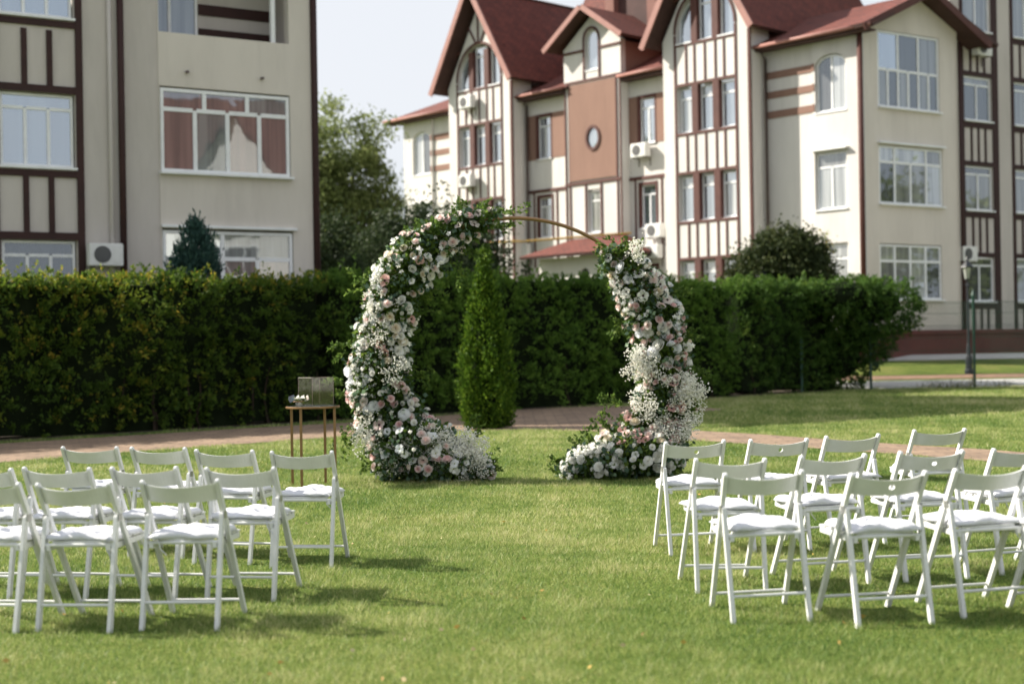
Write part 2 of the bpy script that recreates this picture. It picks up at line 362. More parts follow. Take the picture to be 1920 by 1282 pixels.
def window(parent, F, x0, x1, z0, z1, y, cells, glass, sill=True, fw=.055, mat=None, depth=.07):
    """white framed window; cells = list of (x0,x1,z0,z1) fractions, one pane each"""
    fm = mat or M['white']; mb = MB(); W, H = x1 - x0, z1 - z0
    mb.box(x0, x0 + fw, y, y + depth, z0, z1); mb.box(x1 - fw, x1, y, y + depth, z0, z1)
    mb.box(x0 + fw, x1 - fw, y, y + depth, z0, z0 + fw); mb.box(x0 + fw, x1 - fw, y, y + depth, z1 - fw, z1)
    cc = []
    for a, b, c, d in cells:
        X0, X1, Z0, Z1 = x0 + a * W, x0 + b * W, z0 + c * H, z0 + d * H
        cc.append((X0, X1, Z0, Z1)); q = fw * .62
        yy = y + .004; yd = y + depth - .006
        if b < .999: mb.box(X1 - q, X1 + q, yy, yd, Z0 + (fw if c < .001 else 0) + .001, Z1 - (fw if d > .999 else 0) - .001)
        if d < .999: mb.box(X0 + (fw if a < .001 else q) + .001, X1 - (fw if b > .999 else q) - .001, yy + .003, yd - .003, Z1 - q, Z1 + q)
    wo = mb.build('window', fm, parent, M=F)
    for X0, X1, Z0, Z1 in cc:
        g = glass if not isinstance(glass, (list, tuple)) else wr.choice(glass)
        bx('pane', wo, M[g], Matrix(), X0 + .012, X1 - .012, y + .018, y + .034, Z0 + .012, Z1 - .012)
    if sill: bx('sill', wo, M['white'], Matrix(), x0 - .05, x1 + .05, y + depth * .3, y + depth + .16, z0 - .055, z0 - .004)
    return wo
GRID = lambda c, r: [(i / c, (i + 1) / c, j / r, (j + 1) / r) for i in range(c) for j in range(r)]
TRANS = [(0, 1, .76, 1), (0, 1, 0, .76)]
TWO_T = [(0, 1, .74, 1), (0, .5, 0, .74), (.5, 1, 0, .74)]
def archwindow(parent, F, x0, x1, z0, zs, zt, y, cols, glass, mat=None):
    """window with a curved head: frame follows the curve, vertical bars between the panes"""
    fm = mat or M['white']; n = 18; fw = .06; mb = MB(); c = (x0 + x1) / 2; r = (x1 - x0) / 2
    def top(x, inset=0.):
        q = max(0., 1 - ((x - c) / (r - inset)) ** 2); return zs + (zt - zs - inset) * math.sqrt(q)
    mb.box(x0, x0 + fw, y, y + .07, z0, zs); mb.box(x1 - fw, x1, y, y + .07, z0, zs); mb.box(x0 + fw, x1 - fw, y, y + .07, z0, z0 + fw)
    for k in range(n):
        a0, a1 = math.pi * k / n, math.pi * (k + 1) / n
        pts = [(c + (r - i) * math.cos(a), zs + (zt - zs - i) * math.sin(a)) for a, i in ((a0, 0), (a1, 0), (a1, fw), (a0, fw))]
        i = len(mb.v); mb.v += [Vector((px, yy, pz)) for yy in (y, y + .07) for px, pz in pts]
        mb.f += [tuple(i + q for q in f) for f in ((3, 2, 1, 0), (4, 5, 6, 7), (0, 1, 5, 4), (2, 3, 7, 6))]
    for k in range(1, cols):
        x = x0 + (x1 - x0) * k / cols; mb.box(x - .035, x + .035, y + .004, y + .064, z0 + fw, top(x) - .03)
    wo = mb.build('window', fm, parent, M=F)
    for k in range(cols):
        X0 = x0 + (x1 - x0) * k / cols + .012; X1 = x0 + (x1 - x0) * (k + 1) / cols - .012; m = 8
        pts = [(X0, z0 + .01), (X1, z0 + .01)] + [(X1 + (X0 - X1) * j / m, max(top(X1 + (X0 - X1) * j / m) - .012, z0 + .02)) for j in range(m + 1)]
        g = glass if not isinstance(glass, (list, tuple)) else wr.choice(glass)
        polywall('pane', wo, M[g], Matrix(), pts, [], y + .018, y + .034)
    bx('sill', wo, M['white'], Matrix(), x0 - .05, x1 + .05, y + .02, y + .2, z0 - .055, z0 - .004)
    return wo
def slab(name, parent, mat, F, q, th=.14, under=None):
    """sloping roof slab from the four top corners (eave a, eave b, ridge b, ridge a) with uv in metres"""
    a, b, c, d = [Vector(p) for p in q]; nrm = (b - a).cross(d - a).normalized()
    if nrm.z < 0: nrm = -nrm
    lo = [p - nrm * th for p in (a, b, c, d)]
    me = mesh(name, [a, b, c, d] + lo, [(0, 1, 2, 3), (7, 6, 5, 4), (0, 4, 5, 1), (1, 5, 6, 2), (2, 6, 7, 3), (3, 7, 4, 0)], [mat, under or M['soffit']], midx=[0, 1, 1, 1, 1, 1])
    uvl = me.uv_layers.new(name='uv'); ux = (b - a).normalized(); uy = (nrm.cross(ux)).normalized()
    for lp in me.loops:
        p = me.vertices[lp.vertex_index].co - a; uvl.data[lp.index].uv = (p.dot(ux), p.dot(uy))
    bm = bmesh.new(); bm.from_mesh(me); bmesh.ops.recalc_face_normals(bm, faces=bm.faces[:]); bm.to_mesh(me); bm.free()
    return obj(name, me, parent, mat=F)
def bar(name, parent, mat, F, p, q, wx, wz):
    """straight beam of section wx by wz between two points"""
    p, q = Vector(p), Vector(q); d = q - p; ln = d.length; d.normalize()
    s = d.cross(Vector((0, 1, 0)))
    s = s.normalized() if s.length > 1e-4 else Vector((1, 0, 0)); u = s.cross(d)
    B = Matrix((s, u, d)).transposed().to_4x4(); B.translation = (p + q) / 2
    return bx(name, parent, mat, F @ B, -wz / 2, wz / 2, -wx / 2, wx / 2, -ln / 2, ln / 2)
def pipe(name, parent, mat, F, pts, r, n=8):
    return MB().tube(pts, r, n).build(name, mat, parent, smooth=True, M=F)
_ac = None
def ac_unit(label, group, Mw, bracket=True):
    """wall air conditioner: casing, round fan grille, side vent, two brackets. Local y is outward"""
    global _ac
    if _ac is None:
        e = bpy.data.objects.new('air_conditioner', None); link(e); _ac = e
        MB().box(-.42, .42, .12, .42, -.28, .28).build('casing', M['ac'], e, bevel=.02)
        mb = MB(); n = 20; ring = [(.21 * math.cos(2 * math.pi * k / n) + .10, .21 * math.sin(2 * math.pi * k / n)) for k in range(n)]
        mb.v += [Vector((x, .423, z)) for x, z in ring] + [Vector((x, .436, z)) for x, z in ring]
        mb.f += [tuple(range(n, 2 * n))] + [(k, (k + 1) % n, n + (k + 1) % n, n + k) for k in range(n)]
        mb.build('fan_grille', M['ac_grille'], e)
        MB().box(-.36, -.2, .423, .43, -.2, .2).build('vent', M['ac'], e)
        for s in (-.3, .3):
            MB().box(s - .015, s + .015, 0, .42, -.315, -.285).box(s - .015, s + .015, 0, .03, -.62, -.315).build('bracket', M['gutter'], e)
        o = e
    else: o = copy_tree(_ac)
    o.matrix_world = Mw
    return tag(o, label, 'air conditioner', group)

# ------------------------------------------------------------------ far building on the right (cream, half-timbered, red roofs)
A0 = Vector((12.54, 50.0)); av = Vector((-2485., 2667.)).normalized(); bv = Vector((4050., 2667.)).normalized()
house = empty('apartment_building', (A0.x, A0.y, 0), math.atan2(av.y, av.x))
tag(house, 'long cream half-timbered apartment building with steep red roofs behind the hedge', 'building')
FA = Matrix()
ang = math.atan2(-bv.y, -bv.x) - math.atan2(av.y, av.x)
FB = Matrix.Rotation(ang, 4, 'Z')                      # x = minus distance along the right-hand front
HM = house.matrix_basis.copy()
def house_world(F, x, y, z, flip=False): return Matrix.Translation((A0.x, A0.y, 0)) @ Matrix.Rotation(math.atan2(av.y, av.x), 4, 'Z') @ F @ Matrix.Translation((x, y, z))

def tower(x0, x1, ac_pane):
    """gabled projecting bay with triple windows and timber spandrels"""
    c = (x0 + x1) / 2; y = .9
    rows = [(2.8, 4.6), (6.1, 7.9), (9.5, 11.3)]
    wx0, wx1 = c - 1.42, c + 1.42
    holes = [rect(wx0, wx1, a, b) for a, b in rows] + [archrect(wx0, wx1, 12.95, 13.35, 14.9)]
    polywall('wall', house, M['plaster'], FA, [(x0, .3), (x1, .3), (x1, 13.15), (c, 16.6), (x0, 13.15)], holes, .62, y)
    for s0, s1 in ((x0 + .002, x0 + .3), (x1 - .3, x1 - .002)): bx('wall', house, M['plaster'], FA, s0, s1, -.3, .619, .3, 13.1)
    cols = [(c - 1.38, c - .66), (c - .36, c + .36), (c + .66, c + 1.38)]
    for a, b in rows:
        for u, v in cols: window(house, FA, u, v, a + .02, b - .06, .66, TRANS, ['glass_sky', 'glass_sky', 'glass_curtain'])
        for u, v in ((c - .66, c - .36), (c + .36, c + .66)): bx('timber', house, M['timber'], FA, u + .002, v - .002, .70, y + .03, a + .002, b - .002)
    for k, (u, v) in enumerate(cols):
        if k == 1: window(house, FA, u, v, 12.98, 14.80, .66, TRANS, 'glass_sky')
        else:
            # quarter-arched side light
            n = 8; r = 1.38; zz = lambda x: 13.35 + 1.46 * math.sqrt(max(0, 1 - ((x - c) / 1.42) ** 2))
            X = [u + (v - u) * j / n for j in range(n + 1)]
            out = [(u, 12.98), (v, 12.98)] + [(x, zz(x)) for x in reversed(X)]
            ins = [(u + .06, 13.04), (v - .06, 13.04)] + [(min(max(x, u + .06), v - .06), zz(x) - .07) for x in reversed(X)]
            ins2 = [ins[0], ins[1]] + [p for j, p in enumerate(ins[2:]) if j in (1, 2, 3, 4, 5, 6, 7)]
            wo = polywall('window', house, M['white'], FA, out, [ins2], .66, .73)
            polywall('pane', wo, M['glass_sky'], Matrix(), ins2, [], .68, .70)
            bx('sill', wo, M['white'], Matrix(), u - .03, v + .03, .69, .95, 12.92, 12.975)
    for u, v in ((c - .66, c - .36), (c + .36, c + .66)): bx('timber', house, M['timber'], FA, u + .002, v - .002, .70, y + .03, 12.96, 14.6)
    # arch trim
    n = 16
    for k in range(n):
        p, q = [(c + 1.47 * math.cos(math.pi * j / n), y + .02, 13.35 + 1.6 * math.sin(math.pi * j / n)) for j in (k, k + 1)]
        bar('arch_trim', house, M['timber'], FA, p, q, .05, .10)
    # timbers
    T = lambda a, b, e, f: bx('timber', house, M['timber'], FA, a, b, y + .001, y + .035, e, f)
    for a, b in ((4.6, 6.1), (7.9, 9.5), (11.3, 12.95)):
        for i, xx in enumerate((c - .92, c - .51, c, c + .51, c + .92)): T(xx - .04, xx + .04, a + .10, b - .10)
        for z in (a, b): T(c - 1.47, c + 1.47, z - .0 if z == a else z - .10, z + .10 if z == a else z)
    for s in (-1, 1): T(c + s * 1.47 - .05, c + s * 1.47 + .05, 2.5, 13.3)
    # gable timbers
    T(c - 1.55, c + 1.55, 15.0, 15.1) if False else None
    for s in (-1, 0, 1): bar('timber', house, M['timber'], FA, (c + .18 * s, y + .02, 15.0), (c + .62 * s, y + .02, 15.72 if s else 16.3), .05, .09)
    bar('timber', house, M['timber'], FA, (c - 1.72, y + .021, 14.55), (c - 1.2, y + .021, 14.72), .05, .09); bar('timber', house, M['timber'], FA, (c + 1.2, y + .021, 14.72), (c + 1.72, y + .021, 14.55), .05, .09)
    # steep gable roof
    hw, ze, za = 2.62, 13.0, 17.45
    for s in (-1, 1):
        slab('roof', house, M['roof'], FA, [(c + s * hw, 1.5, ze), (c + s * hw, -8, ze), (c, -8, za), (c, 1.5, za)], .16)
        bar('verge_board', house, M['fascia'], FA, (c + s * (hw + .04), 1.53, ze - .1), (c + s * .06, 1.53, za - .12), .08, .26)
    # corner trim and gutter outlet
    bx('corner_trim', house, M['timber'], FA, x0 - .04, x0 + .07, .84, .935, .9, 13.0)
    pipe('downpipe', house, M['gutter'], FA, [(x0 - .16, .45, 12.2), (x0 - .16, .16, 11.9), (x0 - .16, .16, .9)], .055)
tower(4.3, 8.5, False); tower(17.2, 21.4, True)

def wing(mir):
    X = (lambda x: 25.7 - x) if mir else (lambda x: x)
    XR = lambda a, b: (X(b), X(a)) if mir else (a, b)
    a, b = XR(.68, 1.98); a2, b2 = XR(.7, 2.05); e0, e1 = XR(0, 2.1); s0, s1 = XR(2.1, 4.3)
    holes = [archrect(a, b, 9.6, 11.3, 11.68), rect(a2, b2, 6.1, 8.2), rect(a2, b2, 2.8, 4.9)]
    polywall('wall', house, M['plaster'], FA, rect(e0, e1, .3, 12.45), holes, -.2, .12)
    bx('wall', house, M['plaster'], FA, s0 + (.001 if not mir else 0), s1 - (.001 if mir else 0), -.3, 0, .3, 12.45)
    archwindow(house, FA, a + .03, b - .03, 9.63, 11.29, 11.65, -.05, 2, ['glass_curtain', 'glass_dark'])
    window(house, FA, a2 + .03, b2 - .03, 6.13, 8.17, -.05, TWO_T, ['glass_grey', 'glass_curtain'])
    window(house, FA, a2 + .03, b2 - .03, 2.83, 4.87, -.05, TWO_T, ['glass_curtain'])
    bx('window_hood', house, M['white'], FA, a2 - .1, b2 + .1, .121, .30, 8.24, 8.30)
    for z0, z1 in ((11.16, 11.43), (10.44, 10.7), (9.7, 9.97)):
        bx('brown_band', house, M['brownwall'], FA, s0 + .002, s1 - .002, .001, .025, z0, z1)
        q0, q1 = XR(2.0, 2.1)
        bx('brown_band', house, M['brownwall'], FA, q0 + .002, q1 + .0, .121, .14, z0, z1)
    return
wing(False); wing(True)
# front roof eaves of the wings
slab('roof', house, M['roof'], FA, [(-.75, .62, 12.36), (4.28, .62, 12.36), (6.2, -2.85, 13.92), (-1.1, -2.85, 13.92)], .14)
slab('roof', house, M['roof'], FA, [(-1.75, -6.3, 12.36), (6.2, -6.3, 12.36), (6.2, -2.85, 13.92), (-1.1, -2.85, 13.92)], .14)
pipe('gutter', house, M['fascia'], FA, [(-.7, .68, 12.32), (4.5, .68, 12.30)], .075)
bx('soffit', house, M['soffit'], FA, -.6, 4.28, .14, .6, 12.16, 12.22)
slab('roof', house, M['roof'], FA, [(21.42, .62, 12.36), (26.5, .62, 12.36), (23.6, -2.85, 13.92), (19.5, -2.85, 13.92)], .14)
slab('roof', house, M['roof'], FA, [(26.5, .62, 12.36), (26.5, -6.3, 12.36), (23.6, -2.86, 13.92), (23.6, -2.84, 13.92)], .14)
pipe('gutter', house, M['fascia'], FA, [(21.4, .68, 12.32), (26.55, .68, 12.32)], .075)
bx('soffit', house, M['soffit'], FA, 21.42, 26.4, .14, .6, 12.16, 12.22)
bx('wall', house, M['plaster'], FA, 25.4, 25.69, -8, -.201, .3, 12.4)
# walls between the towers and the middle bay
for (x0, x1, w0, w1) in ((8.5, 11.15, 9.65, 10.68), (14.4, 17.2, 15.6, 16.62)):
    polywall('wall', house, M['plaster'], FA, rect(x0, x1, .3, 12.3), [rect(w0, w1, 9.5, 11.43), rect(w0, w1, 6.08, 7.92), rect(w0, w1, 2.8, 4.6)], -.3, 0)
    for z0, z1, g in ((9.5, 11.43, 'glass_sky'), (6.08, 7.92, 'glass_curtain'), (2.8, 4.6, 'glass_grey')):
        window(house, FA, w0 + .1, w1 - .1, z0 + .02, z1 - .09, -.17, [(0, 1, .78, 1), (0, .5, 0, .78), (.5, 1, 0, .78)], [g, 'glass_sky'])
        for q0, q1 in ((w0, w0 + .098), (w1 - .098, w1)): bx('window_trim', house, M['timber'], FA, q0 + .002, q1, -.2, .03, z0 - .05, z1 + .03)
        bx('window_trim', house, M['timber'], FA, w0 + .1, w1 - .1, -.2, .03, z1 - .088, z1 + .03)
    bx('brown_panel', house, M['brownwall'], FA, x0 + .01, w0 - .002, .001, .022, 9.5, 11.45); bx('brown_panel', house, M['brownwall'], FA, w1 + .002, x1 - .01, .001, .022, 9.5, 11.45)
    bx('timber', house, M['timber'], FA, x0 + .01, x1 - .01, .001, .05, 8.06, 8.19)
    for xx in (w0 - .22, w1 + .16): bx('timber', house, M['timber'], FA, xx - .04, xx + .04, .001, .04, 4.8, 8.055)
    slab('roof', house, M['roof'], FA, [(x0 - .3, .62, 12.3), (x1 + (.3 if x0 > 12 else 0), .62, 12.3), (x1, -2.6, 13.8), (x0, -2.6, 13.8)], .14)
    pipe('gutter', house, M['fascia'], FA, [(x0 - .1, .68, 12.26), (x1, .68, 12.26)], .07)
    bx('soffit', house, M['soffit'], FA, x0 + .01, x1 - .01, .03, .6, 12.08, 12.14)
# middle bay with brown panel, round window and dormer
polywall('wall', house, M['plaster'], FA, [(11.15, .3), (14.4, .3), (14.4, 13.85), (12.775, 15.05), (11.15, 13.85)],
         [archrect(12.4, 13.14, 12.78, 14.1, 14.5), rect(12.4, 13.14, 6.02, 7.86), rect(12.2, 13.4, .9, 3.2)], .15, .45)
for s0, s1 in ((11.152, 11.4), (14.15, 14.398)):
    bx('wall', house, M['plaster'], FA, s0, s1, -.3, .149, .3, 12.3); bx('dormer_cheek', house, M['brownwall'], FA, s0, s1, -3.2, .149, 12.301, 13.8)
n = 24; rc = (12.72, 9.98)
polywall('brown_panel', house, M['brownwall'], FA, rect(11.44, 14.1, 8.28, 12.3), [[(rc[0] + .31 * math.cos(2 * math.pi * k / n), rc[1] + .40 * math.sin(2 * math.pi * k / n)) for k in range(n)]], .451, .5)
mb = MB()
for k in range(n):
    a0, a1 = 2 * math.pi * k / n, 2 * math.pi * (k + 1) / n
    i = len(mb.v); mb.v += [Vector((rc[0] + r * math.cos(a), yy, rc[1] + r * 1.27 * math.sin(a))) for yy in (.501, .55) for a, r in ((a0, .42), (a1, .42), (a1, .32), (a0, .32))]
    mb.f += [tuple(i + q for q in f) for f in ((3, 2, 1, 0), (4, 5, 6, 7), (0, 1, 5, 4), (2, 3, 7, 6))]
rw = mb.build('round_window', M['timber'], house)
polywall('pane', rw, M['glass_sky'], Matrix(), [(rc[0] + .30 * math.cos(2 * math.pi * k / n), rc[1] + .39 * math.sin(2 * math.pi * k / n)) for k in range(n)], [], .455, .47)
archwindow(house, FA, 12.45, 13.09, 12.82, 14.05, 14.45, .28, 1, 'glass_sky')
window(house, FA, 12.47, 13.07, 6.06, 7.8, .28, TRANS, 'glass_curtain')
T = lambda a, b, e, f, y=.45: bx('timber', house, M['timber'], FA, a, b, y + .001, y + .045, e, f)
for xx in (11.2, 11.4, 14.12, 14.34): T(xx - .035, xx + .035, .9, 12.35)
T(11.16, 14.39, 12.36, 12.46); T(11.16, 14.39, 8.1, 8.22, .46)
for u, v in ((11.16, 12.36), (13.18, 14.39)): T(u, v, 13.62, 13.72)
for xx in (12.33, 13.21): T(xx - .045, xx + .045, 12.47, 14.1); T(xx - .045, xx + .045, 5.9, 8.09)
for k in range(8):
    p, q = [(12.77 + .44 * math.cos(math.pi * j / 8), .47, 14.1 + .47 * math.sin(math.pi * j / 8)) for j in (k, k + 1)]
    bar('arch_trim', house, M['timber'], FA, p, q, .05, .09)
for s in (-1, 1):
    slab('roof', house, M['roof'], FA, [(12.775 + s * 2.2, 1.05, 13.9), (12.775 + s * 2.2, -4, 13.9), (12.775, -4, 15.42), (12.775, 1.05, 15.42)], .13)
    bar('verge_board', house, M['fascia'], FA, (12.775 + s * 2.24, 1.08, 13.82), (12.775 + s * .05, 1.08, 15.33), .07, .22)
slab('roof', house, M['roof'], FA, [(8.2, -1.9, 13.4), (17.5, -1.9, 13.4), (17.5, -5.2, 19.2), (8.2, -5.2, 19.2)], .14)
for cx in (11.5, 13.9): bx('chimney', house, M['chimney'], FA, cx - .25, cx + .25, -2.6, -1.9, 13.5, 19.4)
bx('dark_roof_panel', house, M['soffit'], FA, 11.8, 13.6, -2.5, -2.2, 14.2, 19)  # added dark panel standing for the dark roof between the chimneys
# gas pipe along the wall
pipe('gas_pipe', house, M['gas'], FA, [(18.6, .25 + .9, 5.95), (17.0, 1.1, 5.95), (16.9, .62, 5.95), (10.6, .62, 5.88)], .05)
# porch
porch = house
polywall('porch_wall', house, M['plaster'], FA, rect(10.4, 14.6, .3, 5.0), [[(12.0 + .32 * math.cos(2 * math.pi * k / 16), 4.2 + .32 * math.sin(2 * math.pi * k / 16)) for k in range(16)], archrect(12.9, 14.0, .9, 3.0, 3.6)], 1.7, 1.9)
bx('porch_door', house, M['timber'], FA, 12.9, 14.0, 1.72, 1.76, .9, 3.6)
bx('porch_window', house, M['glass_dark'], FA, 11.66, 12.34, 1.75, 1.78, 3.86, 4.54)
slab('porch_roof', house, M['roof'], FA, [(9.6, 2.5, 5.1), (15.2, 2.5, 5.1), (14.0, .5, 5.85), (10.9, .5, 5.85)], .12)
slab('porch_roof', house, M['roof'], FA, [(9.6, .5, 5.1), (9.6, 2.5, 5.1), (10.9, .52, 5.84), (10.9, .5, 5.84)], .12)
bx('porch_wall', house, M['plaster'], FA, 10.4, 10.6, .46, 1.699, .3, 5.0)
# right-hand front (towards the fence)
Bx = lambda t: -t
polywall('wall', house, M['plaster_warm'], FB, [(-4.95, .3), (0, .3), (0, 12.4), (-2.87, 13.75), (-4.95, 12.75)],
         [rect(-3.96, -.69, 9.66, 12.42), rect(-4.05, -.67, 6.22, 8.35), rect(-3.92, -.63, 2.82, 4.83)], -.3, 0)
c6 = [(i / 3, (i + 1) / 3, .5, 1) for i in range(3)] + [(i / 6, (i + 1) / 6, 0, .5) for i in range(6)]
window(house, FB, -3.94, -.71, 9.69, 12.40, -.1, c6, ['glass_grey', 'glass_dark', 'glass_sky'], fw=.07)
c7 = [(0, .25, .72, 1), (.25, .75, .72, 1), (.75, 1, .72, 1)] + [(i / 4, (i + 1) / 4, 0, .72) for i in range(4)]
window(house, FB, -4.03, -.69, 6.25, 8.32, -.1, c7, ['glass_grey', 'glass_curtain', 'glass_dark'], fw=.07)
c8 = [(i / 4, (i + 1) / 4, j, k) for i in range(4) for j, k in ((.7, 1), (0, .7))]
window(house, FB, -3.90, -.65, 2.85, 4.80, -.1, c8, ['glass_grey', 'glass_grey', 'glass_curtain', 'glass_dark'], fw=.07)
bx('window_hood', house, M['white'], FB, -4.1, -.6, .001, .16, 8.38, 8.44)
pipe('downpipe', house, M['timber'], FA, [(.02, .22, 12.3), (.02, .22, .9)], .10)
bx('plinth', house, M['plinth'], FB, -14, .12, -.4, .14, .3, 1.72); bx('plinth', house, M['plinth'], FA, .13, 8, -.2, .16, .3, 1.72)
bx('plinth_ledge', house, M['plinth'], FB, -14, .14, .141, .22, 1.6, 1.74)
for s, (t0, z0, t1, z1) in enumerate(((-.75, 12.22, 2.87, 13.92), (6.0, 12.22, 2.87, 13.92))):
    bar('verge_board', house, M['timber'], FB, (-t0, .72, z0), (-t1, .72, z1 - .04), .07, .26)
slab('roof', house, M['roof'], FB, [(.75, .7, 12.37), (.75, -2, 12.37), (-2.87, -2, 13.97), (-2.87, .7, 13.97)], .14)
slab('roof', house, M['roof'], FB, [(-6.0, .7, 12.37), (-6.0, -2, 12.37), (-2.87, -2, 13.97), (-2.87, .7, 13.97)], .14)
pipe('downpipe', house, M['timber_dark'], FB, [(-4.98, .08, 12.4), (-4.98, .08, 1.0)], .06)
# timbered part beyond, slightly set back
cols = [(5.66, 7.26), (8.6, 10.2)]
hol = [rect(-b, -a, z, z + 1.7) for a, b in cols for z in (2.78, 6.22, 9.6, 13.0)]
polywall('wall', house, M['plaster_grey'], FB, rect(-14, -4.951, .3, 17.5), hol, -.6, -.3)
for a, b in cols:
    for z in (2.78, 6.22, 9.6, 13.0):
        window(house, FB, -b + .03, -a - .03, z + .02, z + 1.67, -.42, [(0, 1, .82, 1), (0, .5, 0, .82), (.5, 1, 0, .82)] if z < 12 else GRID(2, 1), ['glass_dark', 'glass_grey'])
    TD = lambda x0, x1, z0, z1: bx('timber', house, M['timber_dark'], FB, -x1, -x0, -.299, -.26, z0, z1)
    TD(a - .18, a - .02, 1.75, 17.4); TD(b + .02, b + .36, 1.75, 17.4)
    for z in (2.78, 6.22, 9.6, 13.0):
        TD(a - .019, b + .019, z - .26, z - .06); TD(a - .019, b + .019, z + 1.7, z + 1.86)
        if z > 3:
            for k in range(1, 4): xx = a + (b - a) * k / 4; TD(xx - .05, xx + .05, z - 1.57, z - .265)
        else:
            for k in range(1, 4): xx = a + (b - a) * k / 4; TD(xx - .05, xx + .05, 1.76, z - .265)
bx('wall', house, M['plaster_grey'], FB, -14, -.5, -9, -8.7, .3, 12)
slab('roof', house, M['roof'], FB, [(-14, .2, 17.4), (-4.9, .2, 17.4), (-4.9, -4, 20.5), (-14, -4, 20.5)], .14)
# closing walls behind so that no daylight shows through
bx('wall', house, M['plaster'], FA, .5, 25.3, -8.5, -8.2, .3, 13.2)

def acA(px, py, o, label):               # on the long front: pixel -> position on the plane offset o
    nv = Vector((-av.y, av.x)); P = A0 + nv * o; q = ray(px, py)
    det = q.x * (-av.y) - (-av.x) * q.y
    s = (P.x * (-av.y) - (-av.x) * P.y) / det; pt = Vector((q.x * s, q.y * s)); t = (pt - P).dot(av)
    return ac_unit(label, 'air conditioners on the far building', house_world(FA, t, o, EYE + q.z * s))
acA(1209, 283, 0, 'white air conditioner on brackets below the window beside brown wall panel')
acA(1237, 433, 0, 'upper of two white air conditioners above the porch roof at right')
acA(1232, 472, 0, 'lower of two white air conditioners just right of the porch')
acA(884, 193, .9, 'white air conditioner below the arched window of the far left gable')
acA(884, 340, .9, 'white air conditioner on the far left gable, the lower of two')
acA(988, 470, 0, 'white air conditioner on the wall left of the porch roof')
ac_unit('white air conditioner high on the dark timbered wall at the right edge', 'air conditioners on the far building', house_world(FB, -6.4, -.28, 12.3))
ac_unit('white air conditioner beside the lantern on the dark timbered wall', 'air conditioners on the far building', house_world(FB, -5.35, -.28, 4.55))

# ------------------------------------------------------------------ near building on the left
PL = Vector((-4.65, 34.0)); bl = Vector((4450., 2667.)).normalized()
lh = empty('cream_building', (PL.x, PL.y, 0), math.atan2(-bl.y, -bl.x))
tag(lh, 'cream building with dark brown timbers and wide glazed balconies behind the left hedge', 'building')
I4 = Matrix()
polywall('wall', lh, M['plaster_warm'], I4, rect(0, 3.76, -.2, 12.4), [rect(.6, 3.74, 8.68, 10.9), rect(.6, 3.74, 5.48, 7.46), rect(.57, 3.73, 2.3, 4.24)], -.3, 0)
bx('wall', lh, M['plaster_grey'], I4, 3.761, 4.6, -.35, -.02, -.2, 12.4)
cl = [(i / 3, (i + 1) / 3, .75, 1) for i in range(3)] + [(0, .24, 0, .75), (.24, .49, 0, .75), (.49, .74, 0, .75), (.74, 1, 0, .75)]
window(lh, I4, .62, 3.72, 5.52, 7.42, -.09, cl, ['glass_roof_tint', 'glass_roof_tint', 'glass_roof_tint', 'glass_grey'], fw=.075)
window(lh, I4, .59, 3.71, 2.34, 4.2, -.09, [(0, .55, .66, 1), (.55, 1, .66, 1), (0, .28, 0, .66), (.28, .55, 0, .66), (.55, 1, 0, .66)], ['glass_grey', 'glass_sky', 'glass_roof_tint'], fw=.075)
bx('window_hood', lh, M['white'], I4, .5, 3.75, .001, .1, 4.26, 4.32)
# open balcony above: back wall, side window, brown bands, white pole
bx('balcony_wall', lh, M['plaster_grey'], I4, .3, 3.9, -1.7, -1.5, 8.4, 11.2)
bx('balcony_floor', lh, M['plaster_grey'], I4, .3, 3.9, -1.5, -.3, 8.4, 8.6)
bx('balcony_wall', lh, M['plaster_grey'], I4, 3.76, 3.95, -1.5, -.351, 8.601, 11.2)
window(lh, I4, 2.35, 3.7, 8.62, 10.8, -1.498, GRID(2, 1), ['glass_grey', 'glass_dark'], sill=False)
for z in (8.82, 9.4): bx('brown_band', lh, M['timber_dark'], I4, .5, 2.3, -1.499, -1.46, z + .1, z + .36)
bx('balcony_post', lh, M['white'], I4, .9, 1.0, -.2, -.1, 8.69, 10.89)
for px, py in ((857, 340), (1205, 375)):
    pass
for tx in (3.1, 1.3): bx('wall_bracket', lh, M['gutter'], I4, tx - .03, tx + .03, .001, .1, 7.78, 7.83)
# timbered part
cwx = (5.62, 7.2)
holes = [rect(5.62, 7.22, z, z + 1.62) for z in (2.3, 5.48, 8.74)]
polywall('wall', lh, M['plaster_grey'], I4, rect(4.601, 9, -.2, 12.4), holes, -.35, -.02)
for x0, x1 in ((5.62, 7.22),):
    for z in (2.3, 5.48, 8.74):
        window(lh, I4, x0 + .03, x1 - .03, z + .02, z + 1.6, -.16, [(0, 1, .80, 1), (0, .34, 0, .8), (.34, .66, 0, .8), (.66, 1, 0, .8)], ['glass_sky'] if z > 3 else ['glass_dark'])
    TL = lambda a, b, c, d: bx('timber', lh, M['timber_dark'], I4, a, b, -.019, .03, c, d)
    TL(x0 - .17, x0 - .02, 0, 12.3); TL(x1 + .02, x1 + .17, 0, 12.3)
    for z in (2.3, 5.48, 8.74):
        TL(x0 - .019, x1 + .019, z - .2, z - .06); TL(x0 - .019, x1 + .019, z + 1.62, z + 1.78)
        if z < 8:
            for k in range(1, 3): xx = x0 + (x1 - x0) * k / 3; TL(xx - .06, xx + .06, z + 1.785, z + 2.98)
pipe('downpipe', lh, M['timber_dark'], I4, [(4.62, .06, 12.3), (4.62, .06, .3)], .075)
pipe('downpipe', lh, M['plaster_grey'], I4, [(4.86, .03, 12.3), (4.86, .03, .3)], .05)
pipe('downpipe', lh, M['timber_dark'], I4, [(-.02, .02, 12.3), (-.02, .02, .3)], .085)
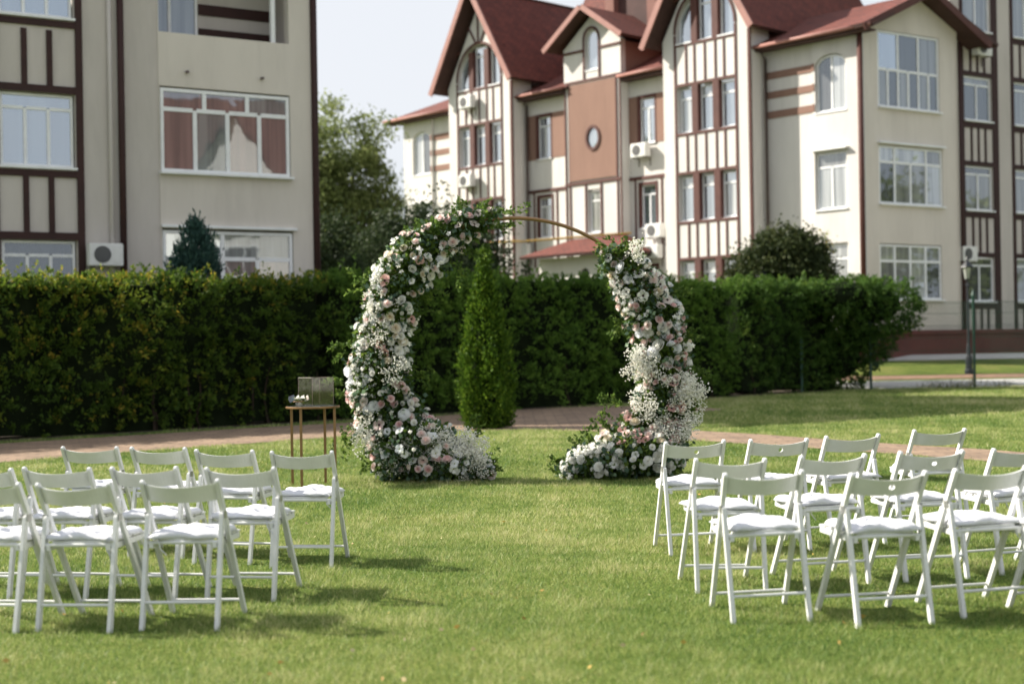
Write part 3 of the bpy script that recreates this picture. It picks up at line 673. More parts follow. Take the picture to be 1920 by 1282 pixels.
bx('wall', lh, M['plaster_grey'], I4, .001, .3, -10, -.301, -.2, 12.39); bx('wall', lh, M['plaster_grey'], I4, 0, 9, -10.3, -10.001, -.2, 12.39)
bx('wall', lh, M['plaster_grey'], I4, 8.7, 8.999, -10, -.351, -.2, 12.39)
slab('roof', lh, M['roof'], I4, [(-.7, .8, 12.35), (9.5, .8, 12.35), (9.5, -5, 15.2), (-.7, -5, 15.2)], .16)
slab('roof', lh, M['roof'], I4, [(-.7, -10.8, 12.35), (9.5, -10.8, 12.35), (9.5, -5, 15.2), (-.7, -5, 15.2)], .16)
polywall('wall', lh, M['plaster_grey'], Matrix.Rotation(R(90), 4, 'Z'), [(-10.2, 12.4), (0, 12.4), (-5, 14.9)], [], -.3, -.05)
ac_unit('white air conditioner with round fan on the left building just above the hedge', None, Matrix.Translation((PL.x, PL.y, 0)) @ Matrix.Rotation(math.atan2(-bl.y, -bl.x), 4, 'Z') @ Matrix.Translation((5.08, -.01, 3.6)) @ Matrix.Scale(.88, 4))

# ------------------------------------------------------------------ house across the way, seen only in the window glass
oh = empty('red_roofed_house', (33, 1, 0), math.atan2(.788, .649)); M['roof_old'] = brickmat('roof_weathered', (.10, .042, .034), (.08, .034, .028), (.05, .02, .017), 1, .33, .16, uv=True); tag(oh, 'red-roofed cream house mirrored in the left building windows', 'building')
bx('wall', oh, M['plaster'], I4, -7.5, 16, -5, 5, -.2, 9.5)
slab('roof', oh, M['roof_old'], I4, [(-8.1, 5.8, 9.3), (16.6, 5.8, 9.3), (16.6, 0, 16), (-8.1, 0, 16)], .16)
slab('roof', oh, M['roof_old'], I4, [(-8.1, -5.8, 9.3), (16.6, -5.8, 9.3), (16.6, 0, 16), (-8.1, 0, 16)], .16)
for gx in (0, 9):
    polywall('gable_wall', oh, M['plaster'], I4, [(gx - 2, 8), (gx + 2, 8), (gx + 2, 11), (gx, 14), (gx - 2, 11)], [], 4.9, 5.5)
    for sg in (-1, 1): slab('roof', oh, M['roof_old'], I4, [(gx + sg * 2.6, 6.1, 10.4), (gx + sg * 2.6, 1, 10.4), (gx, 1, 14.5), (gx, 6.1, 14.5)], .15)
    for zz in (2, 5.3): window(oh, I4, gx - 1.2, gx + 1.2, zz, zz + 1.8, 5.0, GRID(3, 1), ['glass_dark'])

# ------------------------------------------------------------------ foliage helpers
def unit(a): return a / np.maximum(np.linalg.norm(a, axis=-1, keepdims=True), 1e-9)
def rnd_dirs(n): return unit(rng.normal(size=(n, 3)))
def leaf_verts(C, D, size, ratio=.3):
    n = len(C); D = unit(D); q = rnd_dirs(n); Sd = unit(np.cross(D, q)); Nn = np.cross(Sd, D)
    size = np.asarray(size).reshape(-1, 1) * np.ones((n, 1)); wdt = size * ratio
    V = np.empty((n, 4, 3)); V[:, 0] = C; V[:, 1] = C + D * size * .45 + Sd * wdt + Nn * size * .08; V[:, 2] = C + D * size; V[:, 3] = C + D * size * .45 - Sd * wdt + Nn * size * .08
    return V.reshape(-1, 3)
def leaves(name, C, D, size, mat, parent, ratio=.3, var=None, kind='stuff'):
    if var is None: var = rng.random(len(C))
    o = big(name, leaf_verts(C, D, size, ratio), 4, mat, np.clip(var, 0, 1), parent)
    if kind: o['kind'] = kind
    return o
_wv = [(rng.normal(size=3), rng.random() * 6.28) for _ in range(8)]
def wave(P, f):
    """smooth pseudo noise in about -1..1"""
    return sum(np.sin(P @ (k * f) + p) for k, p in _wv) / 4.

# ------------------------------------------------------------------ hedge sections
H0 = np.array([-8.7, 24.2]); HE = np.array([.734, .679]); HB = np.array([-.679, .734]); HT = 3.12
def hedge(name, label, s0, s1, mat, hgt=HT, th=1.3, bulge=None, right_end=False, core_z=.5, gappy=0., yellow=0.):
    mid = H0 + HE * (s0 + s1) / 2 + HB * th / 2
    root = empty(name, (mid[0], mid[1], 0)); tag(root, label, 'hedge')
    O = np.array([mid[0], mid[1], 0])
    ln = s1 - s0
    def face(n, kind):
        s = s0 + rng.random(n) * ln
        if kind == 'front': z = .12 + rng.random(n) * (hgt - .15); b = np.zeros(n); nr = np.tile([-HB[0], -HB[1], .15], (n, 1))
        elif kind == 'top': z = np.full(n, hgt); b = rng.random(n) * th; nr = np.tile([0, 0, 1.], (n, 1))
        elif kind == 'end': z = .2 + rng.random(n) * (hgt - .2); b = rng.random(n) * th; s = np.full(n, s1); nr = np.tile([HE[0], HE[1], .2], (n, 1))
        else: z = .12 + rng.random(n) * (hgt - .15); b = np.full(n, th); nr = np.tile([HB[0], HB[1], .15], (n, 1))
        P = np.stack([H0[0] + HE[0] * s + HB[0] * b, H0[1] + HE[1] * s + HB[1] * b, z], 1)
        return P, nr
    sets = [face(int(ln * hgt * 36), 'front'), face(int(ln * th * 42), 'top'), face(int(ln * hgt * 5), 'back')]
    if right_end: sets.append(face(int(th * hgt * 26), 'end'))
    if bulge is not None:
        for c, r, k in bulge:
            d = rnd_dirs(k); sets.append((np.array(c) + d * np.array(r), d))
    P = np.concatenate([a for a, b in sets]); Nn = np.concatenate([b for a, b in sets])
    amp = np.where(Nn[:, 2:3] > .9, .4, 1.)
    P = P + Nn * amp * (wave(P, 1.0)[:, None] * .18 + wave(P, 2.4)[:, None] * .17) + rng.normal(size=P.shape) * .04
    P[:, 2] += np.maximum(rng.normal(size=len(P)), 0) * .07 * (P[:, 2] > hgt - .3)
    keep = rng.random(len(P)) > gappy * np.clip(1.2 - P[:, 2], 0, 1) ; P = P[keep]; Nn = Nn[keep]
    m = 26; n0 = len(P); ax = unit(unit(Nn) * .75 + np.array([0, 0, .25]) + rng.normal(size=P.shape) * .55)      # every spray has its own direction
    t = rng.random((n0 * m, 1)); C = np.repeat(P - Nn * .16, m, 0) + np.repeat(ax, m, 0) * t * np.repeat(.16 + .2 * rng.random((n0, 1)), m, 0)
    C = C + rng.normal(size=C.shape) * (.055 * (1.15 - t)) + np.array([0, 0, -.05]) * t ** 2
    cl = np.repeat(rng.random(n0), m)
    D = unit(np.repeat(ax, m, 0) + rng.normal(size=C.shape) * .55)
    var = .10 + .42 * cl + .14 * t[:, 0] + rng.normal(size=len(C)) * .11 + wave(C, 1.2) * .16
    if yellow:
        hot = (wave(P, .55) > .45) | (P[:, 2] > hgt - .25); q = np.repeat(rng.random(n0) < yellow * np.where(hot, 2.2, .12), m) & (rng.random(len(C)) < .5)
        var[q] = .84 + rng.random(q.sum()) * .16; var[~q] = np.minimum(var[~q], .8)
    C[:, 2] = np.maximum(C[:, 2], .03)
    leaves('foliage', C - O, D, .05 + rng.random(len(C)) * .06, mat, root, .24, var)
    # loose shoots sticking out of the top
    k = int(ln * 14); s = s0 + rng.random(k) * ln; b = rng.random(k) * th
    B = np.stack([H0[0] + HE[0] * s + HB[0] * b, H0[1] + HE[1] * s + HB[1] * b, np.full(k, hgt)], 1)
    hh = .06 + rng.random(k) ** 3 * .26; tt = np.repeat(rng.random(k * 1), 16) if False else rng.random(k * 16)
    C = np.repeat(B, 16, 0); C[:, 2] += tt * np.repeat(hh, 16); C += np.repeat(rng.normal(size=(k, 3)) * .1, 16, 0) * tt[:, None]
    leaves('shoots', C - O, unit(rng.normal(size=C.shape) + [0, 0, .8]), .05 + rng.random(len(C)) * .03, mat, root, .3, .45 + rng.random(len(C)) * (.55 if yellow else .35))
    # solid near-black core: painted shade inside the hedge, also blocks light
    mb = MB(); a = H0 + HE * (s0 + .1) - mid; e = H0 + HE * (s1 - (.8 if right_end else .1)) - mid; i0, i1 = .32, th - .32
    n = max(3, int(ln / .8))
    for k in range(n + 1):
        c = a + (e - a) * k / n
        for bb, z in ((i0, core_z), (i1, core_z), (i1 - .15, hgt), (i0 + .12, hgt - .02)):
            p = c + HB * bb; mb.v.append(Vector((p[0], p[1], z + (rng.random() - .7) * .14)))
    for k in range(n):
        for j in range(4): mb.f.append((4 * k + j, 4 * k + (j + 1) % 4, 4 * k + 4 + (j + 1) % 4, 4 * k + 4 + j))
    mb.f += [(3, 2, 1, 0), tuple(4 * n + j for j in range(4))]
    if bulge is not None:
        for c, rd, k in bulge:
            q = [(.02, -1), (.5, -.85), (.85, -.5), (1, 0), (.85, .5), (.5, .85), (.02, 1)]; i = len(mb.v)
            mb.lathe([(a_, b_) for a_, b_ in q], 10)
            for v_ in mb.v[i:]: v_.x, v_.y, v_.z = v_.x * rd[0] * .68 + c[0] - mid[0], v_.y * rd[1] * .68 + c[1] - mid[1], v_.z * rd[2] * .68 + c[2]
    tag(mb.build('dark_core', M['core'], root), kind='stuff')
    mb = MB()
    for k in range(int(ln * 3)):
        s = s0 + .15 + (ln - .3) * rng.random(); b = .12 + rng.random() * (th - .3); p = H0 + HE * s + HB * b - mid
        q = [Vector((p[0], p[1], -.05))]
        for j in range(4): q.append(q[-1] + Vector(((rng.random() - .5) * .16, (rng.random() - .5) * .16, .22 + rng.random() * .1)))
        mb.tube(q, [.028, .024, .02, .015, .01], 5)
    tag(mb.build('stems', M['twig'], root), kind='stuff')
    return root
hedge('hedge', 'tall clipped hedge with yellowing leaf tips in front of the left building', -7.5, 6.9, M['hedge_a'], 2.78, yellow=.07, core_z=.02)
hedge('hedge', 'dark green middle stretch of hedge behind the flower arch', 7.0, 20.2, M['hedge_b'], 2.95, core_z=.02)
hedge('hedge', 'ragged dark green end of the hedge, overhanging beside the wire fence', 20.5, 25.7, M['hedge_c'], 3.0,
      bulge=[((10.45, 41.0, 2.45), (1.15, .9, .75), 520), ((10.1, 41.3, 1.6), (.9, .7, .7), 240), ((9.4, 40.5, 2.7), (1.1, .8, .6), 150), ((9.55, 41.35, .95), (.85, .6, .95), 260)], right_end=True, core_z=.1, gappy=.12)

# soil under the hedge
a = [H0 + HE * s - HB * .35 for s in (-8, 26)]; b = [H0 + HE * s + HB * 1.6 for s in (-8, 26)]
tag(obj('soil_bed', mesh('soil_bed', [(a[0][0], a[0][1], .004), (a[1][0], a[1][1], .004), (b[1][0], b[1][1], .004), (b[0][0], b[0][1], .004)], [(0, 1, 2, 3)], M['soil'])), kind='structure')

# ------------------------------------------------------------------ columnar thuja in front of the hedge
tb = G(912, 803); thz = 3.1
th = empty('thuja_tree', tb); tag(th, 'slim bright green columnar thuja standing before the hedge, seen through the arch', 'tree')
prof_z = np.array([0, .08, .25, .6, 1.0, 1.45, 1.9, 2.3, 2.65, 2.95, 3.1]); prof_r = np.array([.20, .32, .38, .42, .40, .35, .285, .205, .115, .045, .008])
k = 1150; z = rng.random(k) ** 1.25 * 3.05 + .03; an = rng.random(k) * 6.283
def thr(z, an): return np.interp(z, prof_z, prof_r) * (1 + .17 * np.sin(an * 5 + z * 1.5) + .13 * np.sin(an * 9 - z * 4) + .09 * np.sin(z * 9 + an * 3))
rr_ = thr(z, an); P = np.stack([np.cos(an) * rr_, np.sin(an) * rr_, z], 1)
m = 20; C = np.repeat(P, m, 0) + rng.normal(size=(k * m, 3)) * [.04, .04, .055]; Nr = unit(np.repeat(np.stack([np.cos(an), np.sin(an), np.zeros(k)], 1), m, 0))
C -= Nr * np.abs(rng.normal(size=(len(C), 1))) * .06
C[:, 2] = np.maximum(C[:, 2], .02)
leaves('foliage', C, unit(Nr * .55 + [0, 0, .95] + rng.normal(size=C.shape) * .4), .045 + rng.random(len(C)) * .04, M['thuja'], th, .3, .2 + .45 * np.repeat(rng.random(k), m) + rng.normal(size=len(C)) * .17)
MB().lathe([(max(r - .15, .01), zz) for r, zz in zip(np.interp(np.linspace(.1, 2.85, 9), prof_z, prof_r), np.linspace(.1, 2.85, 9))], 10).build('dark_core', M['core'], th)  # near-black solid, painted shade within the thuja
MB().tube([(0, 0, -.05), (0.01, 0, .4)], [.05, .04], 8).build('trunk', M['bark'], th)

# ------------------------------------------------------------------ trees and shrubs behind the hedge
def crown(name, root, blobs, mat, leaf, per, clumps, ratio=.32, droop=0., spread=.42, vb=0.):
    """leaf clumps spread through ellipsoids (centre, radii), local to root"""
    PP = []
    tot = sum(r[0] * r[1] * r[2] for c, r in blobs)
    for c, r in blobs:
        n = max(4, int(clumps * r[0] * r[1] * r[2] / tot)); d = rnd_dirs(n) * (rng.random((n, 1)) ** .42)
        PP.append(np.array(c) + d * np.array(r))
    P = np.concatenate(PP); k = len(P); rad = spread * (.6 + rng.random((k, 1)) * .8)
    C = np.repeat(P, per, 0) + rng.normal(size=(k * per, 3)) * np.repeat(rad, per, 0) * [.6, .6, .55]
    D = unit(rng.normal(size=C.shape) + [0, 0, -droop])
    var = .2 + .45 * np.repeat(rng.random(k), per) + rng.normal(size=len(C)) * .16 + vb
    o = leaves(name, C, D, leaf * (.6 + rng.random(len(C)) * .8), mat, root, ratio, var); return P, o
def tree(name, label, base, blobs, mat, leaf, per, clumps, trunk_r, trunk_h, cat='tree', **kw):
    root = empty(name, base); tag(root, label, cat)
    P, _ = crown('crown', root, blobs, mat, leaf, per, clumps, **kw)
    mb = MB(); top = Vector((0, 0, trunk_h))
    mb.tube([(0, 0, -.2), (.03, .02, trunk_h * .5), top], [trunk_r, trunk_r * .8, trunk_r * .6], 8)
    for p in P[::max(1, len(P) // 26)]:
        p = Vector(p); md = top.lerp(p, .5) + Vector((0, 0, .25)); st = Vector((0, 0, min(trunk_h * (.6 + .4 * random.random()), max(p.z - .2, .2))))
        mb.tube([st, md, p], [trunk_r * .38, trunk_r * .22, trunk_r * .08], 5)
    mb.build('trunk', M['bark'], root)
    return root
def at0(px, d): p = AT(px, 640, d); return Vector((p.x, d, gz(d)))
tree('willow_tree', 'tall pale green willow-like tree in the gap between the two buildings', at0(652, 58),
     [((-.6, 0, 7.2), (2.0, 1.8, 3.6)), ((-1.8, 0, 6.0), (1.8, 1.8, 3.4)), ((1.2, .2, 5.8), (1.0, 1.2, 4.4)), ((1.75, .3, 4.5), (.7, 1.0, 3.0)), ((-.4, 0, 4.0), (2.6, 2, 2.2))], M['tree'], .19, 100, 560, .22, 4.5, droop=.7, ratio=.2, spread=.5)
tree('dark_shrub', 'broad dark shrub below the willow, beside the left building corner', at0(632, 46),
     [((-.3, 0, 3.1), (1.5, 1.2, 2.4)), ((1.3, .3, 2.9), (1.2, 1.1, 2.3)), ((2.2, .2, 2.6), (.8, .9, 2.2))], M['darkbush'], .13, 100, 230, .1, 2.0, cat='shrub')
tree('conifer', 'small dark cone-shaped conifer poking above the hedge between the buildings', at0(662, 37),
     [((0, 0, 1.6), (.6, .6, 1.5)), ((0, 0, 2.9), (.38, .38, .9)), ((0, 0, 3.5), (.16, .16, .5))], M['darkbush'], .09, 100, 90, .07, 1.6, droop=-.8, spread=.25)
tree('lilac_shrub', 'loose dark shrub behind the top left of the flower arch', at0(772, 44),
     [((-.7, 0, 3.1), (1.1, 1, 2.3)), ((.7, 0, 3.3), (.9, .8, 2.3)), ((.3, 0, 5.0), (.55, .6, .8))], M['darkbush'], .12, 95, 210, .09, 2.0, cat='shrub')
# tall rambling shrub with long upright shoots in front of the far building
b0 = at0(862, 46); rs = empty('rambling_shrub', b0); tag(rs, 'rambling shrub with long upright shoots against the far cream wall', 'shrub')
crown('crown', rs, [((-.3, 0, 2.9), (1.3, 1, 2.1)), ((.9, 0, 2.9), (1.1, .9, 2.0)), ((.2, 0, 4.6), (.9, .8, .8))], M['darkbush'], .12, 85, 220)
CC = []; mb = MB()
for k in range(26):
    x0 = rng.normal() * 1.2 - .3; h0 = 3.2; h1 = 4.6 + rng.random() * 2.2 - abs(x0 + .2) * .35; lx = rng.normal() * .3
    mb.tube([(x0, 0, 1.0), (x0 + lx * .4, 0, (h0 + h1) / 2), (x0 + lx, 0, h1)], [.03, .02, .008], 5)
    t = rng.random(70); CC.append(np.stack([x0 + lx * t + rng.normal(size=70) * .09, rng.normal(size=70) * .1, h0 + (h1 - h0) * t], 1))
CC = np.concatenate(CC); leaves('shoot_leaves', CC, rnd_dirs(len(CC)) + [0, 0, .3], .12 + rng.random(len(CC)) * .06, M['darkbush'], rs, .3)
mb.build('stems', M['twig'], rs)
for tx, ty, lab in ((37, 47, 'leafy tree right of the picture, mirrored in the far windows'), (42, 42, 'second leafy tree right of the picture, mirrored in windows'), (46, 51, 'farthest of three trees right of the picture, mirrored in windows')):
    tree('garden_tree', lab, (tx, ty, .5), [((0, 0, 5.5), (2.6, 2.6, 3.0)), ((.8, .5, 7.6), (1.6, 1.6, 1.8))], M['tree'], .34, 40, 110, .2, 4.0, spread=.7)
# rounded globe tree behind the right hedge
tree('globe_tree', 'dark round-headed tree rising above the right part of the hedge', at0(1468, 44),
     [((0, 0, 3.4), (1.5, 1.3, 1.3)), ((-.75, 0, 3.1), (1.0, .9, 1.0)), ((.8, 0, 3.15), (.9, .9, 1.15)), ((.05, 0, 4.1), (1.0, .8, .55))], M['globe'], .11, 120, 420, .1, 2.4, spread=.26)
sp = tree('young_sapling', 'thin sapling with reddish tip leaves beside the round-headed tree', at0(1546, 45), [((0, 0, 4.55), (.16, .16, .35)), ((.2, 0, 4.1), (.25, .2, .3))], M['hedge_a'], .10, 12, 9, .03, 4.3, vb=.4, spread=.14)
# blue-green juniper behind the left hedge
jb = at0(366, 29.3); jn = empty('juniper', jb); tag(jn, 'pointed blue-green juniper rising above the hedge by the left building', 'tree')
k = 300; z = rng.random(k) ** .8 * 3.95; an = rng.random(k) * 6.283; rr_ = np.interp(z, [0, 1, 2.4, 3.2, 3.7, 4.0], [.5, .6, .52, .44, .26, .04]) * (.75 + .35 * rng.random(k))
P = np.stack([np.cos(an) * rr_, np.sin(an) * rr_, z], 1); C = np.repeat(P, 40, 0) + rng.normal(size=(k * 40, 3)) * [.07, .07, .12]
leaves('foliage', C, unit(np.repeat(P * [1, 1, 0], 40, 0) * .8 + [0, 0, .9] + rng.normal(size=C.shape) * .3), .08 + rng.random(len(C)) * .07, M['juniper'], jn, .16)
MB().lathe([(.3, .1), (.36, 1), (.3, 2.4), (.2, 3.2), (.03, 3.7)], 9).build('dark_core', M['core'], jn)  # dark solid in place of the shade inside the juniper
MB().tube([(0, 0, -.05), (0, 0, .5)], .06).build('trunk', M['bark'], jn)

# ------------------------------------------------------------------ wire mesh fence and lantern beyond the lawn
fe = empty('mesh_fence', (12, 40.9, 0)); tag(fe, 'green wire mesh fence with pointed posts running right from the hedge end', 'fence')
FX = [10.3, 13.28, 16.2, 19.2]
for x in FX:
    MB().box(x - 12 - .03, x - 12 + .03, -.03, .03, -.1, 2.62).lathe([(.05, 2.62), (.06, 2.66), (.002, 2.86)], 6, (x - 12, 0, 0)).build('post', M['fence'], fe)
for x0, x1 in zip(FX[:-1], FX[1:]):
    mb = MB(); n = int((x1 - x0) / .056)
    for k in range(1, n): xx = x0 - 12 + (x1 - x0) * k / n; mb.box(xx - .0042, xx + .0042, -.0042, .0042, .06, 2.5)
    for zz in (.08, .4, .7, .76, 1.1, 1.45, 1.75, 1.81, 2.15, 2.46):
        mb.box(x0 - 12 + .031, x1 - 12 - .031, -.011, -.0043, zz - .005, zz + .005)
    mb.build('wire_panel', M['fence'], fe)
hp = H0 + HE * 22.9
MB().box(hp[0] - 12 - .03, hp[0] - 12 + .03, hp[1] - 40.9 + .12, hp[1] - 40.9 + .18, -.1, 1.5).build('post', M['fence'], fe)
def lamp(base, label, h=3.78):
    r = empty('lantern_post', base); tag(r, label, 'street lamp', 'black lantern posts')
    MB().lathe([(.15, -.05), (.15, .12), (.12, .16), (.11, .55), (.08, .62), (.065, .9), (.045, 1.0)], 10).build('base', M['iron'], r)
    MB().lathe([(.042, 1.0), (.036, h - .95), (.06, h - .93), (.06, h - .88), (.03, h - .84), (.03, h - .7)], 10).build('post', M['iron'], r)
    ln_ = MB()
    for k in range(6):
        a = math.pi / 3 * k; ln_.tube([(.10 * math.cos(a), .10 * math.sin(a), h - .68), (.17 * math.cos(a), .17 * math.sin(a), h - .3)], .013, 5)
    ln_.lathe([(.11, h - .71), (.12, h - .68)], 6); ln_.lathe([(.22, h - .3), (.2, h - .26), (.08, h - .12), (.05, h - .1), (.05, h - .04), (.01, h + .05)], 6)
    lo = ln_.build('lantern', M['iron'], r)
    MB().lathe([(.095, h - .675), (.16, h - .305)], 6).build('pane', M['glass_curtain'], lo)
    MB().tube([(-.16, 0, h - .86), (.16, 0, h - .86)], .014, 6).build('crossbar', M['iron'], r)
    return r
p = AT(1816, 640, 46.6); lamp((p.x, 46.6, gz(46.6)), 'black iron lantern post standing behind the wire fence at right')
p = AT(1432, 640, 43.2); lamp((p.x, 43.2, gz(43.2)), 'black lantern post whose cap just shows above hedge below the round tree', 3.62)
# weeds along the fence
for px, yy, h, lab in ((1768, 40.6, .36, 'weed tuft at the fence foot nearest the hedge end'), (1812, 40.5, .42, 'weed tuft just left of the green fence post'), (1741, 40.5, .3, 'low weed tuft touching the overhanging hedge end'), (1872, 40.4, .34, 'weed tuft at the fence foot right of the green post'), (1790, 40.6, .3, 'small weed tuft between two larger ones along fence')):
    p = AT(px, 640, yy); r = empty('weed_tuft', (p.x, yy, 0)); tag(r, lab, 'weed', 'weeds along the wire fence'); n = 55
    B = rng.normal(size=(n, 3)) * [.2, .06, 0]; D = unit(rng.normal(size=(n, 3)) * [.5, .5, .2] + [0, 0, 1])
    leaves('blades', B, D, h * (.4 + .7 * rng.random(n)), M['weed'], r, .022)

# ------------------------------------------------------------------ flower arch
AD = 15.7; PXM = AD / FP
def ap(px, py, d=AD): return AT(px, py, d)
acn = ap(965, 709); AR = 300 * PXM
arch = empty('floral_arch', (acn.x, AD, 0)); tag(arch, 'round golden wedding arch with two garlands of white and pink flowers', 'arch')
AO = np.array([acn.x, AD, 0])
pts = []
a0 = math.asin(-(acn.z) / AR)
for k in range(97):
    a = a0 + (math.pi - 2 * a0) * k / 96; pts.append((AR * math.cos(a), 0, acn.z + AR * math.sin(a)))
pts[0] = (pts[0][0], 0, -.02); pts[-1] = (pts[-1][0], 0, -.02)
MB().tube(pts, .021, 10).build('ring_frame', M['gold'], arch, smooth=True)

def bloom_mesh(name, layers, mats, center=None, seed=0):
    """petal layers: (count, r0, r1, z0, z1, half-angle, curl, var)"""
    rd = random.Random(seed); V = []; Fc = []; var = []; mi = []
    for cnt, r0, r1, z0, z1, ha, curl, vv in layers:
        off = rd.random() * 6.28
        for p in range(cnt):
            ph = off + 2 * math.pi * p / cnt + rd.uniform(-.12, .12); i = len(V); lift = rd.uniform(-.06, .06)
            for v in (0, .5, .85, 1.):
                for u in (-1, 0, 1):
                    w_ = (.45 + .55 * math.sin(math.pi * min(v * .62 + .1, 1))) * (.72 if v == 1 and u else 1)
                    a = ph + u * ha * w_; rr = r0 + (r1 - r0) * v ** .8; zz = z0 + (z1 - z0) * v ** 1.25 - (curl * (v - .6) * 2 if v > .6 else 0) + abs(u) * .03 + lift * v
                    rr *= 1 - .05 * abs(u) * v
                    V.append((rr * math.cos(a), rr * math.sin(a), zz))
            for j in range(3):
                for q in range(2):
                    A = i + j * 3 + q; Fc.append((A, A + 1, A + 4, A + 3)); var.append(min(1, max(0, vv + rd.uniform(-.12, .12) + .1 * j))); mi.append(0)
    if center:
        r, z, h = center; i = len(V); n = 8
        for k in range(n): V.append((r * math.cos(2 * math.pi * k / n), r * math.sin(2 * math.pi * k / n), z))
        for k in range(n): V.append((r * .7 * math.cos(2 * math.pi * k / n), r * .7 * math.sin(2 * math.pi * k / n), z + h * .7))
        V.append((0, 0, z + h))
        for k in range(n):
            Fc.append((i + k, i + (k + 1) % n, i + n + (k + 1) % n, i + n + k)); Fc.append((i + n + k, i + n + (k + 1) % n, i + 2 * n)); var += [.5, .5]; mi += [1, 1]
    me = mesh(name, V, Fc, mats, True, mi)
    at_ = me.attributes.new('var', 'FLOAT', 'FACE'); at_.data.foreach_set('value', var)
    return me
def petal(name, a, b, c): return leafmat('petal_' + name, [(0, a), (.5, b), (1, c)], trans=.5, rough=.65, spec=.25)
PM = {'white': petal('white', (.74, .73, .62), (.87, .86, .81), (.90, .90, .88)),
      'cream': petal('cream', (.70, .58, .40), (.85, .77, .62), (.88, .84, .75)),
      'blush': petal('blush', (.78, .54, .49), (.89, .75, .71), (.92, .86, .83)),
      'pink': petal('pink', (.70, .40, .40), (.86, .63, .62), (.90, .77, .75)),
      'salmon': petal('salmon', (.60, .24, .21), (.74, .42, .38), (.81, .56, .51)),
      'ice': petal('ice', (.80, .82, .83), (.89, .90, .92), (.92, .93, .95))}
dark_c = surf('anemone_centre', (.05, .02, .025), (.025, .01, .015), rough=.9)
green_c = surf('lisianthus_centre', (.28, .33, .06), (.2, .26, .05), rough=.8)
ROSE = [(6, .15, 1.0, -.30, .18, .62, .10, .8), (5, .12, .76, -.2, .42, .70, .05, .6), (5, .1, .52, -.1, .55, .72, .0, .4), (4, .05, .30, 0, .6, .85, -.02, .2), (3, .02, .13, .1, .58, 1.0, 0, .05)]
BUD = [(5, .12, .62, -.55, .45, .75, .06, .75), (4, .08, .45, -.3, .62, .9, 0, .5), (3, .04, .22, 0, .66, 1.1, 0, .25)]
OPEN = [(5, .08, 1.0, -.12, .22, .60, .12, .85), (4, .08, .82, -.05, .34, .62, .05, .7)]
PEONY = [(7, .15, 1.0, -.4, .10, .55, .12, .85), (7, .12, .86, -.25, .40, .5, .05, .75), (6, .1, .66, -.1, .58, .5, 0, .65), (6, .06, .45, 0, .66, .55, -.03, .5), (4, .03, .25, .1, .68, .7, 0, .35)]
BM = {}
for c in PM:
    BM['rose', c] = [bloom_mesh('rose_' + c, ROSE, [PM[c]], None, s) for s in (1, 2)]
    BM['bud', c] = [bloom_mesh('bud_' + c, BUD, [PM[c]], None, s) for s in (3, 4)]
    BM['anemone', c] = [bloom_mesh('anemone_' + c, OPEN, [PM[c], dark_c], (.2, .02, .16), s) for s in (5, 6)]
    BM['lisianthus', c] = [bloom_mesh('lisianthus_' + c, OPEN, [PM[c], green_c], (.14, .02, .2), s) for s in (7, 8)]
    BM['peony', c] = [bloom_mesh('peony_' + c, PEONY, [PM[c]], None, s) for s in (9, 10)]

